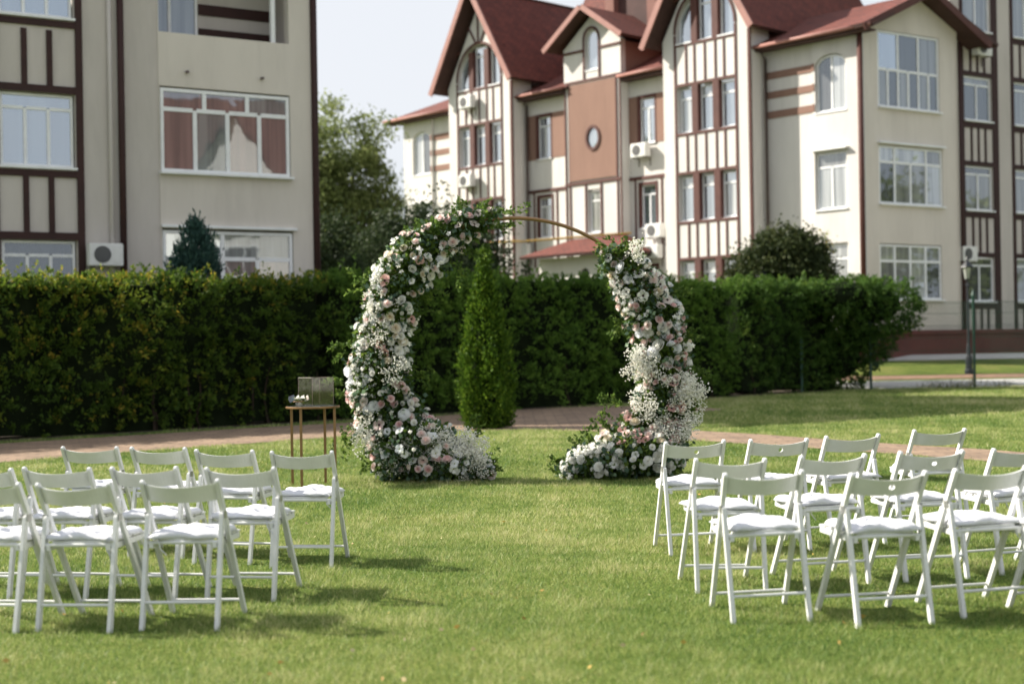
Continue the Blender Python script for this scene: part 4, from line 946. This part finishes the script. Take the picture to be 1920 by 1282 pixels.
def garland(name, label, blobs, nblooms, palette, gyp, nleaf, sprays, florz):
    """blobs: (px, py, rx, ry[, rdepth]) in photograph pixels at the arch plane -> ellipsoids"""
    E = []
    for b in blobs:
        c = ap(b[0], b[1]); rx, rz = b[2] * PXM * .95, b[3] * PXM * .97; ry = b[4] * PXM if len(b) > 4 else min(rx, rz) * .85
        E.append((np.array(c) - AO, np.array([rx, ry, rz])))
    wts = np.array([r[0] * r[2] + r[0] * r[1] for c, r in E]); wts = wts / wts.sum()
    def sample(n, lo=.75, hi=1.05, front=None):
        out = []; nr = []
        while sum(map(len, out)) < n:
            m = n * 2; idx = rng.choice(len(E), m, p=wts); d = rnd_dirs(m)
            if front is not None: d[:, 1] = np.where(rng.random(m) < front, -np.abs(d[:, 1]), d[:, 1])
            q = lo + (hi - lo) * rng.random((m, 1)); cc = np.array([E[i][0] for i in idx]); r_ = np.array([E[i][1] for i in idx])
            p = cc + d * r_ * q; nn = unit(d / r_)
            ok = p[:, 2] > .02
            for c, r in E: ok &= (((p - c) / r) ** 2).sum(1) > (lo * .92) ** 2
            out.append(p[ok]); nr.append(nn[ok])
        return np.concatenate(out)[:n], np.concatenate(nr)[:n]
    # greenery is the part's own mesh; flowers hang on it
    P, Nr = sample(nleaf, .45, 1.02)
    jit = rng.normal(size=P.shape)
    base = leaves(name, P, unit(Nr * .8 + jit * .6), .045 + rng.random(len(P)) * .05, M['garl_dark'], arch, .27, .15 + .3 * (wave(P, 5) * .5 + .5) + rng.random(len(P)) * .4, kind=None)
    base['label'] = label
    P, Nr = sample(int(nleaf * .045), .85, 1.08); m = 4
    P = np.repeat(P, m, 0) + rng.normal(size=(len(P) * m, 3)) * .03; Nr = np.repeat(Nr, m, 0)
    leaves('eucalyptus_leaves', P, unit(Nr * .6 + rng.normal(size=P.shape)), .045 + rng.random(len(P)) * .025, M['garl_euc'], base, .44)
    # trailing sprays of fine greenery that break the outline
    CC = []; DD = []
    for (px, py, ax, ay, ln, n) in sprays:
        o = np.array(ap(px, py)) - AO; ln *= .8
        for k in range(max(2, int(n * .45))):
            d = unit(np.array([[ax, rng.normal() * .35, -ay]]) + rng.normal(size=(1, 3)) * .35)[0]; st = o + rng.normal(size=3) * [.07, .08, .07]; t = rng.random(26)[:, None] * ln * (.6 + .5 * rng.random()) * PXM
            g = st + d * t + np.array([0, 0, -.4]) * t ** 2 + rng.normal(size=(26, 3)) * .012
            CC.append(g); DD.append(unit(d + rng.normal(size=(26, 3)) * .7))
    if CC:
        CC = np.concatenate(CC); CC[:, 2] = np.maximum(CC[:, 2], .01)
        leaves('trailing_sprays', CC, np.concatenate(DD), .035 + rng.random(len(CC)) * .025, M['garl_dark'], base, .3, .2 + rng.random(len(CC)) * .6)
    # small white florets in spikes
    F1 = []; F2 = []
    for (px, py, n) in florz:
        o = np.array(ap(px, py)) - AO
        for k in range(int(n * 1.7)):
            c = o + rng.normal(size=3) * [.10, .05, .10] + np.array([.04 if px < 960 else -.02, 0, 0]); c[1] -= .16
            nn = unit(np.array([rng.normal() * .5, -1, .4 + rng.normal() * .4])); x = unit(np.cross(nn, [0, 0, 1.])); y = np.cross(nn, x)
            for j in range(5):
                a = 6.283 * j / 5 + k; F1.append(c); F2.append(x * math.cos(a) + y * math.sin(a) + nn * .25)
    F1 = np.array(F1); F2 = np.array(F2); near = np.full(len(F1), 9.)
    for c, r_ in E: near = np.minimum(near, (((F1 - c) / r_)[:, [0, 2]] ** 2).sum(1))
    F1, F2 = F1[near < 1.15], F2[near < 1.15]; F1[:, 2] = np.maximum(F1[:, 2], .03)
    leaves('small_florets', F1, F2, .034, M['floret'], base, .42)
    # baby's breath: clouds of tiny balls
    GP = []
    for (px, py, rx, ry, n) in gyp:
        o = np.array(ap(px, py)) - AO; k = max(3, n // 24)
        cc = o + rnd_dirs(k) * rng.random((k, 1)) ** .5 * [rx * PXM, min(rx, ry) * PXM * .5, ry * PXM] + [0, -.24, 0]
        GP.append(np.repeat(cc, 24, 0) + rng.normal(size=(k * 24, 3)) * .035)
    GP = np.concatenate(GP); GP[:, 2] = np.maximum(GP[:, 2], .02); r = .0065 + rng.random(len(GP)) * .005
    oct_ = np.array([(1, 0, 0), (0, 1, 0), (-1, 0, 0), (0, -1, 0), (0, 0, 1), (0, 0, -1)], float)
    tri = [(0, 1, 4), (1, 2, 4), (2, 3, 4), (3, 0, 4), (1, 0, 5), (2, 1, 5), (3, 2, 5), (0, 3, 5)]
    T = oct_[np.array(tri).ravel()]; V = (GP[:, None, :] + T[None] * r[:, None, None]).reshape(-1, 3)
    go = big('baby_breath', V, 3, M['gyp'], np.repeat(rng.random(len(GP)), 8), base); go['kind'] = 'stuff'
    # blooms
    P, Nr = sample(nblooms * 14, 1.0, 1.13, front=.72)
    used = np.empty((0, 4)); cnt = 0
    for p, nv in zip(P, Nr):
        if cnt >= nblooms: break
        if nv[2] < -.75: continue
        kind, colr, s0, s1 = palette(p, rng.random(), rng.random())
        s = (s0 + (s1 - s0) * rng.random()) * .98
        if len(used) and ((((used[:, :3] - p) ** 2).sum(1)) < (used[:, 3] * .5 + s * .5) ** 2).any(): continue
        if p[2] < s * .8: continue
        used = np.vstack([used, [*p, s]])
        me = BM[kind, colr][cnt % 2]
        d = Vector(nv) + Vector(rng.normal(size=3) * .35) + Vector((-.28, -.28, .5)); d.normalize()
        o = obj(kind if kind != 'bud' else 'rose_bud', me, base); o.location = p; q = d.to_track_quat('Z', 'Y'); o.rotation_mode = 'QUATERNION'
        o.rotation_quaternion = q @ Euler((0, 0, rng.random() * 6.28)).to_quaternion(); o.scale = (s, s, s * (.8 + .3 * rng.random())); cnt += 1
    return base
def pal_left(p, u, v):
    x = (p[0] + AO[0]) / PXM + 960; y = 645 - (p[2] - EYE) / PXM
    if y < 480:
        if u < .42: return ('rose', 'blush', .045, .068)
        if u < .55: return ('anemone', 'blush', .05, .07)
        if u < .62: return ('rose', 'pink', .04, .06)
        if u < .8: return ('rose', 'cream', .04, .055)
        return ('bud' if v < .5 else 'lisianthus', 'white', .035, .055)
    if y < 690:
        if u < .34: return ('rose', 'white', .045, .07)
        if u < .52: return ('lisianthus', 'white', .04, .06)
        if u < .64: return ('bud', 'white', .03, .05)
        if u < .74: return ('rose', 'cream', .04, .07)
        if u < .84: return ('anemone', 'blush' if v < .5 else 'salmon', .05, .08)
        return ('rose', 'blush' if v < .6 else 'ice', .04, .06)
    if y < 800:
        if u < .16: return ('rose', 'pink', .045, .065)
        if u < .27: return ('anemone', 'salmon' if v < .6 else 'pink', .055, .08)
        if u < .5: return ('rose', 'blush', .045, .07)
        if u < .72: return ('peony', 'ice', .06, .085)
        return ('bud' if v < .4 else 'rose', 'white', .035, .055)
    if u < .2: return ('rose', 'pink' if v < .3 else 'blush', .04, .065)
    if u < .7: return ('lisianthus', 'white' if v < .6 else 'ice', .04, .06)
    return ('bud', 'white', .03, .045)
def pal_right(p, u, v):
    y = 645 - (p[2] - EYE) / PXM
    if y < 600:
        if u < .25: return ('anemone', 'white' if v < .7 else 'blush', .05, .085)
        if u < .45: return ('rose', 'ice', .05, .08)
        if u < .65: return ('rose', 'blush', .045, .065)
        if u < .75: return ('rose', 'pink', .035, .05)
        if u < .85: return ('rose', 'cream', .05, .075)
        return ('bud', 'white', .035, .05)
    if y < 720:
        if u < .3: return ('rose', 'pink', .035, .055)
        if u < .45: return ('peony', 'white', .06, .09)
        if u < .65: return ('rose', 'blush', .04, .06)
        if u < .8: return ('peony' if v < .4 else 'rose', 'ice', .05, .075)
        return ('bud', 'cream', .035, .055)
    if y < 830:
        if u < .3: return ('rose', 'blush', .045, .07)
        if u < .4: return ('anemone', 'salmon', .05, .07)
        if u < .7: return ('rose', 'white', .045, .065)
        if u < .85: return ('rose', 'cream', .05, .065)
        return ('bud', 'pink', .035, .05)
    if u < .3: return ('peony', 'white', .045, .075)
    if u < .62: return ('bud', 'white', .035, .05)
    return ('rose' if v < .5 else 'lisianthus', 'white', .04, .055)
garland('garland', 'thick left garland of white, blush and pink flowers curling over the arch top',
        [(905, 412, 22, 20), (865, 428, 36, 30), (825, 448, 46, 38), (782, 482, 55, 48), (752, 525, 52, 52), (735, 575, 52, 55), (720, 630, 52, 58), (712, 685, 56, 58), (714, 735, 60, 52), (735, 785, 66, 52), (775, 835, 82, 55, 75), (830, 868, 82, 32, 70), (880, 882, 45, 20, 45), (735, 862, 40, 40, 60)],
        300, pal_left, [(868, 842, 52, 36, 2600), (812, 835, 48, 48, 2000), (745, 850, 40, 45, 800), (690, 810, 30, 40, 500), (745, 690, 40, 40, 350), (720, 600, 40, 60, 350), (880, 880, 40, 18, 400)], 19000,
        [(900, 402, .3, -1, 40, 14), (925, 410, 1, .15, 60, 16), (870, 405, -.2, -1, 40, 14), (780, 450, -.6, -1, 45, 12), (880, 460, .8, .7, 40, 14), (845, 500, .7, .8, 45, 12), (690, 540, -1, -.5, 40, 12), (655, 650, -1, -.2, 36, 14), (648, 720, -1, .2, 36, 14), (660, 790, -.7, .9, 70, 10), (700, 850, -.6, .8, 50, 12), (910, 870, 1, -.1, 36, 14), (885, 830, .8, -.9, 45, 12), (800, 560, .8, .4, 36, 12), (785, 700, .8, 0, 30, 12), (645, 820, -.5, 1, 60, 5)],
        [(712, 490, 16), (700, 520, 22), (690, 560, 20), (700, 600, 18), (690, 640, 22), (740, 625, 18), (770, 480, 14), (800, 520, 14), (765, 650, 14), (680, 700, 18), (660, 740, 18), (665, 690, 16), (720, 660, 14), (840, 480, 12), (700, 780, 16), (690, 830, 14), (810, 800, 16)])
garland('garland', 'right garland of white, blush and ice blue flowers with baby breath, standing on the lawn',
        [(1152, 486, 26, 24), (1180, 512, 42, 34), (1205, 552, 50, 46), (1226, 602, 54, 52), (1240, 655, 54, 52), (1243, 708, 50, 52), (1240, 758, 54, 50), (1222, 806, 68, 48), (1192, 848, 90, 46, 80), (1135, 866, 78, 34, 70), (1085, 882, 38, 18, 45), (1245, 850, 32, 48, 55)],
        300, pal_right, [(1200, 685, 36, 34, 1300), (1285, 735, 34, 38, 1100), (1250, 805, 36, 46, 800), (1262, 705, 40, 20, 300), (1190, 478, 10, 24, 260), (1205, 760, 30, 26, 450), (1285, 790, 24, 36, 350)], 17000,
        [(1150, 480, -.7, -.7, 55, 18), (1165, 478, .1, -1, 50, 14), (1195, 490, .3, -1, 45, 12), (1140, 520, -1, .1, 45, 8), (1270, 555, 1, -.4, 36, 12), (1295, 620, 1, -.1, 40, 14), (1295, 690, 1, .2, 40, 14), (1285, 760, 1, .1, 45, 14), (1170, 620, -1, .2, 36, 12), (1160, 760, -.9, -.6, 45, 14), (1100, 830, -.6, -.9, 40, 16), (1060, 880, -1, 0, 34, 14), (1265, 840, 1, .5, 30, 12), (1140, 800, -.7, -.8, 40, 12)],
        [(1225, 520, 18), (1250, 545, 18), (1160, 540, 16), (1165, 590, 16), (1280, 600, 16), (1290, 640, 14), (1190, 570, 16), (1100, 830, 22), (1080, 860, 24), (1120, 850, 22), (1060, 885, 14), (1150, 870, 20), (1130, 815, 16), (1110, 880, 20), (1175, 830, 14)])

# ------------------------------------------------------------------ gold side table with clear boxes
tp = G(589, 911); tz = .862
tbl = empty('side_table', tp); tag(tbl, 'tall slim gold metal side table with four straight legs beside the left garland', 'table')
MB().lathe([(.285, tz - .022), (.29, tz - .018), (.29, tz - .004), (.285, tz)], 40).build('table_rim', M['gold'], tbl)
MB().lathe([(.272, tz + .0005), (.272, tz + .003)], 40).build('mirror_top', M['glass_dark'], tbl)
for k in range(4):
    a = R(21 + 90 * k); x, y = .262 * math.cos(a), -.262 * math.sin(a)
    MB().box(x - .013, x + .013, y - .013, y + .013, -.02, tz - .022).build('leg', M['gold'], tbl)
def acrylic():
    m, t, p = newmat('clear_acrylic'); n, l = t.nodes.new, t.links.new
    tr = n('ShaderNodeBsdfTransparent'); tr.inputs[0].default_value = (.90, .91, .90, 1); gl = n('ShaderNodeBsdfGlossy'); gl.inputs['Roughness'].default_value = .03
    mxs = n('ShaderNodeMixShader'); mxs.inputs[0].default_value = .045; l(tr.outputs[0], mxs.inputs[1]); l(gl.outputs[0], mxs.inputs[2]); l(mxs.outputs[0], t.nodes['Material Output'].inputs[0]); return m
M['acrylic'] = acrylic(); M['acrylic_glint'] = surf('acrylic_glint', (.62, .60, .52), (.5, .48, .42), rough=.2)
def clearbox(loc, rz, wx, wy, h, label):
    r = empty('clear_box', loc, rz); tag(r, label, 'box'); t = .006
    for s in (-1, 1):
        MB().box(-wx / 2, wx / 2, s * wy / 2 - t / 2, s * wy / 2 + t / 2, 0, h).build('wall_panel', M['acrylic'], r)
        MB().box(s * wx / 2 - t / 2, s * wx / 2 + t / 2, -wy / 2 + t, wy / 2 - t, 0, h).build('wall_panel', M['acrylic'], r)
        MB().box(-wx / 2, wx / 2, s * wy / 2 - t / 2 - .001, s * wy / 2 + t / 2 + .001, h, h + .003).build('edge', M['gutter'], r)
        MB().box(s * wx / 2 - t / 2, s * wx / 2 + t / 2, -wy / 2 + t, wy / 2 - t, h, h + .003).build('edge', M['gutter'] if s > 0 else M['acrylic_glint'], r)  # one pale edge is a painted glint, the other edges are dark
    MB().box(-wx / 2 + t, wx / 2 - t, -wy / 2 + t, wy / 2 - t, .001, .005).build('bottom', M['acrylic'], r)
    for sx in (-1, 1):
        for sy in (-1, 1): MB().box(sx * wx / 2 - .002, sx * wx / 2 + .002, sy * wy / 2 - .002, sy * wy / 2 + .002, .006, h - .001).build('edge', M['gutter'], r)
    return r
clearbox((tp.x + .03, tp.y + .06, tz + .004), R(41), .27, .27, .30, 'clear glass box standing cornerwise on the gold table')
rb = empty('ring_box', (tp.x - .13, tp.y - .15, tz + .004)); tag(rb, 'small glass ring box with open lid and white flowers on the gold table', 'box')
MB().lathe([(.05, 0), (.06, .005), (.06, .05)], 6).build('glass_base', M['acrylic'], rb)
MB().lathe([(.061, .048), (.064, .052), (.061, .056)], 6).build('gold_edge', M['gold'], rb)
M['lid'] = glassmat('lid_glass', (.09, .15, .21), .15)
polywall('lid', rb, M['lid'], Matrix.Translation((-.06, .02, .05)) @ Matrix.Scale(.8, 4) @ Matrix.Rotation(R(-20), 4, 'Y') @ Matrix.Rotation(R(35), 4, 'Z'), [(-.045, 0), (.045, 0), (.06, .05), (.04, .085), (-.03, .085), (-.055, .045)], [], 0, .004)
for k in range(9):
    o = obj('flower', BM['lisianthus' if k % 3 else 'rose', 'white' if k < 7 else 'blush'][k % 2], rb); o.location = (-.03 + .026 * k * .62 + .01 * (k % 2), -.02 * (k % 3) + .02, .075 + .012 * (k % 3)); o.scale = (.026,) * 3; o.rotation_euler = (R(40 + 20 * (k % 3)), R(-30 + 12 * k), k)
n = 40; Cc = rng.normal(size=(n, 3)) * [.04, .02, .012] + [.03, 0, .065]
leaves('leaf_sprigs', Cc, rnd_dirs(n) + [0, 0, .5], .035, M['garl_dark'], rb, .3)

# ------------------------------------------------------------------ folding chairs
def post(mb, p, q, wx, wd, rnd=False):
    """rectangular bar in the y-z plane between p and q at given x"""
    p, q = Vector(p), Vector(q); d = (q - p).normalized(); s = Vector((1, 0, 0)); u = s.cross(d)
    sec = [(-1, -1), (1, -1), (1, 1), (-1, 1)]; i = len(mb.v); st = [(p, 1), (q, 1)]
    if rnd: st = [(p, 1), (q - d * .012, 1), (q - d * .004, .8), (q, .45)]
    for c, k in st:
        for a, b in sec: mb.v.append(c + s * a * wx / 2 * (1 if k == 1 else (k + 1) / 2) + u * b * wd / 2 * k)
    for j in range(len(st) - 1):
        for e in range(4): mb.f.append((i + 4 * j + e, i + 4 * j + (e + 1) % 4, i + 4 * j + 4 + (e + 1) % 4, i + 4 * j + 4 + e))
    mb.f += [(i + 3, i + 2, i + 1, i), tuple(i + 4 * (len(st) - 1) + e for e in range(4))]
    return mb
def backrest(hole):
    """curved board between the posts, seen from behind; optional round hand hole"""
    hw, z0, z1, th = .196, .672, .766, .017
    yl = lambda z: .26 - .46 * z / .79
    def P(x, z, side):
        k = 1 - (x / hw) ** 2; return Vector((x, yl(z) - .062 * k + .004 + side * th / 2, z - (.010 + .009 * (z - z0) / (z1 - z0)) * k + .004))
    V = []; F = []
    cells = []
    if hole:
        zc = .725; rh = .0165; s = .03; n = 16
        xsL = [-hw + (hw - s) * k / 7 for k in range(8)]; xsR = [s + (hw - s) * k / 7 for k in range(8)]
        for xs_ in (xsL, xsR):
            for k in range(7): cells.append([(xs_[k], z0), (xs_[k + 1], z0), (xs_[k + 1], z1), (xs_[k], z1)])
        ring = [(rh * math.cos(2 * math.pi * (k + .5) / n), zc + rh * math.sin(2 * math.pi * (k + .5) / n)) for k in range(n)]
        def outp(k):
            a = 2 * math.pi * (k + .5) / n; c, d = math.cos(a), math.sin(a); t = min(s / max(abs(c), 1e-6), ((z1 - zc) if d > 0 else (zc - z0)) / max(abs(d), 1e-6)); return (c * t, zc + d * t)
        for k in range(n): cells.append([ring[k], outp(k), outp((k + 1) % n), ring[(k + 1) % n]])
        cells += [[outp(1), (s, z1), outp(2)], [outp(5), (-s, z1), outp(6)], [outp(9), (-s, z0), outp(10)], [outp(13), (s, z0), outp(14)]]
    else:
        xs_ = [-hw + 2 * hw * k / 20 for k in range(21)]
        for k in range(20): cells.append([(xs_[k], z0), (xs_[k + 1], z0), (xs_[k + 1], z1), (xs_[k], z1)])
    bm = bmesh.new()
    for c in cells:
        try: bm.faces.new([bm.verts.new(P(x, z, 1)) for x, z in c])
        except ValueError: pass
    bmesh.ops.remove_doubles(bm, verts=bm.verts[:], dist=1e-5); bmesh.ops.recalc_face_normals(bm, faces=bm.faces[:])
    ex = bmesh.ops.extrude_face_region(bm, geom=bm.faces[:]); bmesh.ops.translate(bm, verts=[g for g in ex['geom'] if isinstance(g, bmesh.types.BMVert)], vec=(0, -th, 0))
    bmesh.ops.recalc_face_normals(bm, faces=bm.faces[:])
    me = bpy.data.meshes.new('backrest'); bm.to_mesh(me); bm.free(); me.materials.append(M['chair']); return me
def make_chair(hole):
    e = bpy.data.objects.new('folding_chair', None); e.empty_display_size = .2; link(e); m = M['chair']
    for s in (-1, 1):
        post(MB(), (s * .208, .262, -.01), (s * .208, -.200, .79), .024, .034, True).build('front_leg', m, e, bevel=.003)
        post(MB(), (s * .206, -.245, -.01), (s * .206, -.118, .605), .024, .032, True).build('rear_leg', m, e, bevel=.003)
        h = MB().box(s * .2205 - .002, s * .2205 + .002, -.128, -.085, .575, .612).build('hinge', M['steel'], e)
        post(MB(), (s * .176, -.165, .438), (s * .176, .262, .446), .024, .032, True).build('seat_rail', m, e, bevel=.003)
    for k in range(5):
        y = -.115 + .085 * k; MB().box(-.19 if k else -.16, .19 if k else .16, y - .036, y + .036, .4635, .474).build('seat_slat', m, e, bevel=.002)
    MB().tube([(-.195, -.152, .452), (.195, -.152, .452)], .011, 10).build('seat_crossbar', m, e, smooth=False)
    MB().tube([(-.195, -.214, .14), (.195, -.214, .14)], .0085, 10).build('rear_stretcher', m, e)
    MB().tube([(-.197, .212, .085), (.197, .212, .085)], .0085, 10).build('front_stretcher', m, e)
    obj('backrest', backrest(hole), e)
    return e
def cushion_mesh(seed):
    r = np.random.default_rng(seed); n = 22; Vv = []; ph = r.random((6, 3)) * 6.28; W = .2
    tuft = [(-.45, -.45), (.45, -.45), (-.45, .45), (.45, .45), (0, 0)]
    def h(u, v):
        e = (1 - abs(u) ** 3.2) * (1 - abs(v) ** 3.2); b = .042 * max(e, 0) ** .3
        for a, c in tuft: b -= .026 * math.exp(-((u - a) ** 2 + (v - c) ** 2) / .022) ; b -= .007 * math.exp(-((u - a) ** 2 + (v - c) ** 2) / .12)
        b += sum(.0036 * math.sin(6.5 * (u * math.cos(q[0]) + v * math.sin(q[0])) + q[1]) for q in ph) * (e ** .3 if e > 0 else 0)
        for a, c in tuft: b += .006 * math.sin(9 * math.atan2(v - c, u - a) + q_[0]) * math.exp(-((u - a) ** 2 + (v - c) ** 2) / .10) * (1 - math.exp(-((u - a) ** 2 + (v - c) ** 2) / .01))
        return b
    q_ = ph[5]; pts = np.linspace(-1, 1, n + 1)
    ex = lambda u, v: W * u * (1 - .05 * math.cos(v * 4.5 + ph[0][2]) * abs(u) ** 3 - .04 * (1 - v * v)) + .006 * math.sin(7 * v + ph[1][0])
    for top in (1, 0):
        for u in pts:
            for v in pts:
                x, y = ex(u, v), ex(v, u); hh = h(u, v)
                Vv.append((x, y, .006 + max(hh, 0) + r.normal() * .0006) if top else (x * .985, y * .985, .006 - .005 * max((1 - abs(u) ** 6) * (1 - abs(v) ** 6), 0)))
    F = []; k = n + 1
    for t in (0, 1):
        for i in range(n):
            for j in range(n):
                a = t * k * k + i * k + j; q = (a, a + k, a + k + 1, a + 1); F.append(q if t == 0 else q[::-1])
    for i in range(n):
        for a, b in ((i, i + 1), (n * k + i + 1, n * k + i), (i * k + k, i * k), (i * k + n, i * k + k + n)): F.append((a, b, b + k * k, a + k * k))
    return mesh('cushion', Vv, F, M['cushion'], True)
CUSH = [cushion_mesh(s) for s in (1, 2, 3, 4)]
LX = lambda x, y: (x * .3646, 820 + y * .3646)
RX = lambda x, y: (1200 + x * .375, 780 + y * .375)
CH = [  # tops of the two back posts in the photograph, turn, hole, where it stands
    ('L', (315, 48), (597, 45), -8, 0, 'at far left of the left front row'),
    ('L', (664, 45), (950, 57), -13, 0, 'second from left in the left front row'),
    ('L', (992, 58), (1300, 68), -12, 0, 'third from left in the left front row'),
    ('L', (1388, 72), (1708, 65), -6, 0, 'nearest the gold table'),
    ('L', (-262, 165), (45, 153), -9, 0, 'cut by left picture edge, middle row'),
    ('L', (120, 158), (437, 152), -8, 0, 'second from left in left middle row'),
    ('L', (568, 150), (912, 155), -12, 0, 'third from left in left middle row'),
    ('L', (1060, 150), (1416, 148), -9, 0, 'at aisle end of left middle row'),
    ('L', (-285, 240), (105, 232), -11, 0, 'cut by left picture edge, nearest row'),
    ('L', (190, 232), (587, 232), -11, 0, 'second from left in left nearest row'),
    ('L', (720, 228), (1128, 217), -6, 0, 'at aisle end of left nearest row'),
    ('R', (117, 128), (447, 120), 7, 1, 'next to the right garland'),
    ('R', (530, 117), (852, 107), 10, 1, 'second from aisle, right front row'),
    ('R', (912, 108), (1226, 83), 15, 0, 'third from aisle, right front row'),
    ('R', (1342, 70), (1655, 58), 12, 0, 'farthest from aisle, right front row'),
    ('R', (258, 212), (620, 205), 5, 0, 'at aisle end of right middle row'),
    ('R', (782, 197), (1138, 180), 13, 0, 'second from aisle, right middle row'),
    ('R', (1280, 180), (1628, 165), 12, 1, 'third from aisle, right middle row'),
    ('R', (1753, 160), (2100, 145), 13, 0, 'cut by right picture edge, middle row'),
    ('R', (440, 280), (832, 275), 5, 0, 'at aisle end of right nearest row'),
    ('R', (1043, 290), (1440, 270), 12, 1, 'second from aisle, right nearest row'),
    ('R', (1562, 255), (1960, 250), 12, 0, 'third from aisle, right nearest row'),
    ('R', (2040, 268), (2440, 258), 10, 0, 'showing only legs at right picture edge, nearest row'),
]
protos = {}
for i, (side, a, b, yaw, hole, where) in enumerate(CH):
    f = LX if side == 'L' else RX
    c = (G(*f(*a), .79) + G(*f(*b), .79)) / 2; rz = R(yaw)
    Rz = Matrix.Rotation(rz, 4, 'Z'); base = Vector((c.x, c.y, 0)) - Rz @ Vector((0, -.2, 0))
    if hole not in protos: o = protos[hole] = make_chair(hole)
    else: o = copy_tree(protos[hole])
    o.location = base; o.rotation_euler = (R(rng.normal() * .5), R(rng.normal() * .5), rz)
    tag(o, 'white folding chair ' + ('with a holed backrest ' if hole else '') + where, 'chair', 'white wooden folding chairs')
    cu = obj('seat_cushion', CUSH[i % 4]); q = Rz @ Vector((0, .035, 0)); cu.location = (base.x + q.x + rng.normal() * .008, base.y + q.y + rng.normal() * .01, .4745 - .003)
    cu.rotation_euler = (0, 0, rz + R((i * 37 % 11) - 5) + (0, R(90), R(180), R(270))[(i * 7) % 4])
    if i % 3 != 2:                                    # tape of the cushion hanging below the seat edge
        sx = .15 if i % 2 else -.14; zr = cu.rotation_euler.z; q0 = [Vector((sx, -.17, .004)), Vector((sx + .01, -.195, -.012)), Vector((sx + .02, -.20, -.05)), Vector((sx + .05, -.19, -.085))]
        back = Matrix.Rotation(rz - zr, 4, 'Z')
        MB().tube([back @ v_ for v_ in q0], .0035, 5).build('tie', M['cushion'], cu)
    tag(cu, 'white tufted cushion on the chair ' + where, 'cushion', 'white seat cushions')

# ------------------------------------------------------------------ grass blades on the lawn
def inpoly(x, y, poly):
    ins = np.zeros(len(x), bool); n = len(poly)
    for i in range(n):
        x0, y0 = poly[i].x, poly[i].y; x1, y1 = poly[(i + 1) % n].x, poly[(i + 1) % n].y
        c = ((y0 > y) != (y1 > y)); c &= x < (x1 - x0) * (y - y0) / ((y1 - y0) if y1 != y0 else 1e-9) + x0
        ins ^= c
    return ins
poly1 = path1n + path1f[::-1]; poly2 = path2n + path2f[::-1]
VV = []; VR = []
for d0, d1, den, wd, ln in ((5.6, 8, 8600, .0038, .036), (8, 12, 6200, .005, .036), (12, 17, 3700, .007, .038), (17, 26, 1600, .0115, .043), (26, 42, 560, .02, .052)):
    mrg = 1.7; wmax = .38 * d1 + mrg; n = int(2 * wmax * (d1 - d0) * den); y = d0 + (d1 - d0) * rng.random(n); x = (rng.random(n) * 2 - 1) * wmax
    ok = np.abs(x) < .38 * y + mrg; x, y = x[ok], y[ok]
    s = (x - H0[0]) * HB[0] + (y - H0[1]) * HB[1]                     # behind the hedge line?
    e = (x - H0[0]) * HE[0] + (y - H0[1]) * HE[1]
    ok = ((s < -.25) | ((e > 25.8) & (y < 41.2))) & ~inpoly(x, y, poly1) & ~inpoly(x, y, poly2)
    x, y = x[ok], y[ok]; n = len(x); P = np.stack([x, y, np.zeros(n)], 1)
    big_n = wave(P, .9); mid_n = wave(P, 3.1); fine = wave(P, 11.)
    l_ = ln * (.55 + .75 * rng.random(n)) * (1 + .28 * mid_n + .32 * fine); an = rng.random(n) * 6.283
    lean = rng.normal(size=(n, 2)) * .55
    hx = np.cos(an) * wd * (.6 + .8 * rng.random(n)) / 2; hy = np.sin(an) * wd / 2
    T = np.empty((n, 3, 3)); T[:, 0] = P - np.stack([hx, hy, np.full(n, .004)], 1); T[:, 1] = P + np.stack([hx, hy, np.full(n, -.004)], 1)
    T[:, 2] = P + np.stack([lean[:, 0] * l_, lean[:, 1] * l_, l_ * (.55 + .45 * rng.random(n))], 1)
    VV.append(T.reshape(-1, 3)); VR.append(.40 + .17 * big_n + .15 * mid_n + .15 * fine + rng.normal(size=n) * .22 + .12 * np.clip((y - 15) / 20, 0, 1) * (x > 0) + .32 * (rng.random(n) < .04))
gr = big('grass', np.concatenate(VV), 3, M['grass'], np.clip(np.concatenate(VR), 0, 1))
tag(gr, 'short sunlit lawn grass', 'grass', kind='stuff')

# a few dry leaves lying in the grass
n = 110; y = 6.2 + 14 * rng.random(n) ** 1.3; x = (rng.random(n) * 2 - 1) * .36 * y
ok = ~inpoly(x, y, poly1) & ~inpoly(x, y, poly2); x, y = x[ok], y[ok]; n = len(x)
fl = leaves('fallen_leaves', np.stack([x, y, np.full(n, .03)], 1), rng.normal(size=(n, 3)) * [1, 1, .25], .022 + .02 * rng.random(n), leafmat('dry_leaf', [(0, (.45, .33, .08)), (.5, (.36, .22, .08)), (1, (.55, .48, .30))], trans=.2), None, .35)
tag(fl, 'small dry leaves scattered over the lawn', 'leaves', kind='stuff')
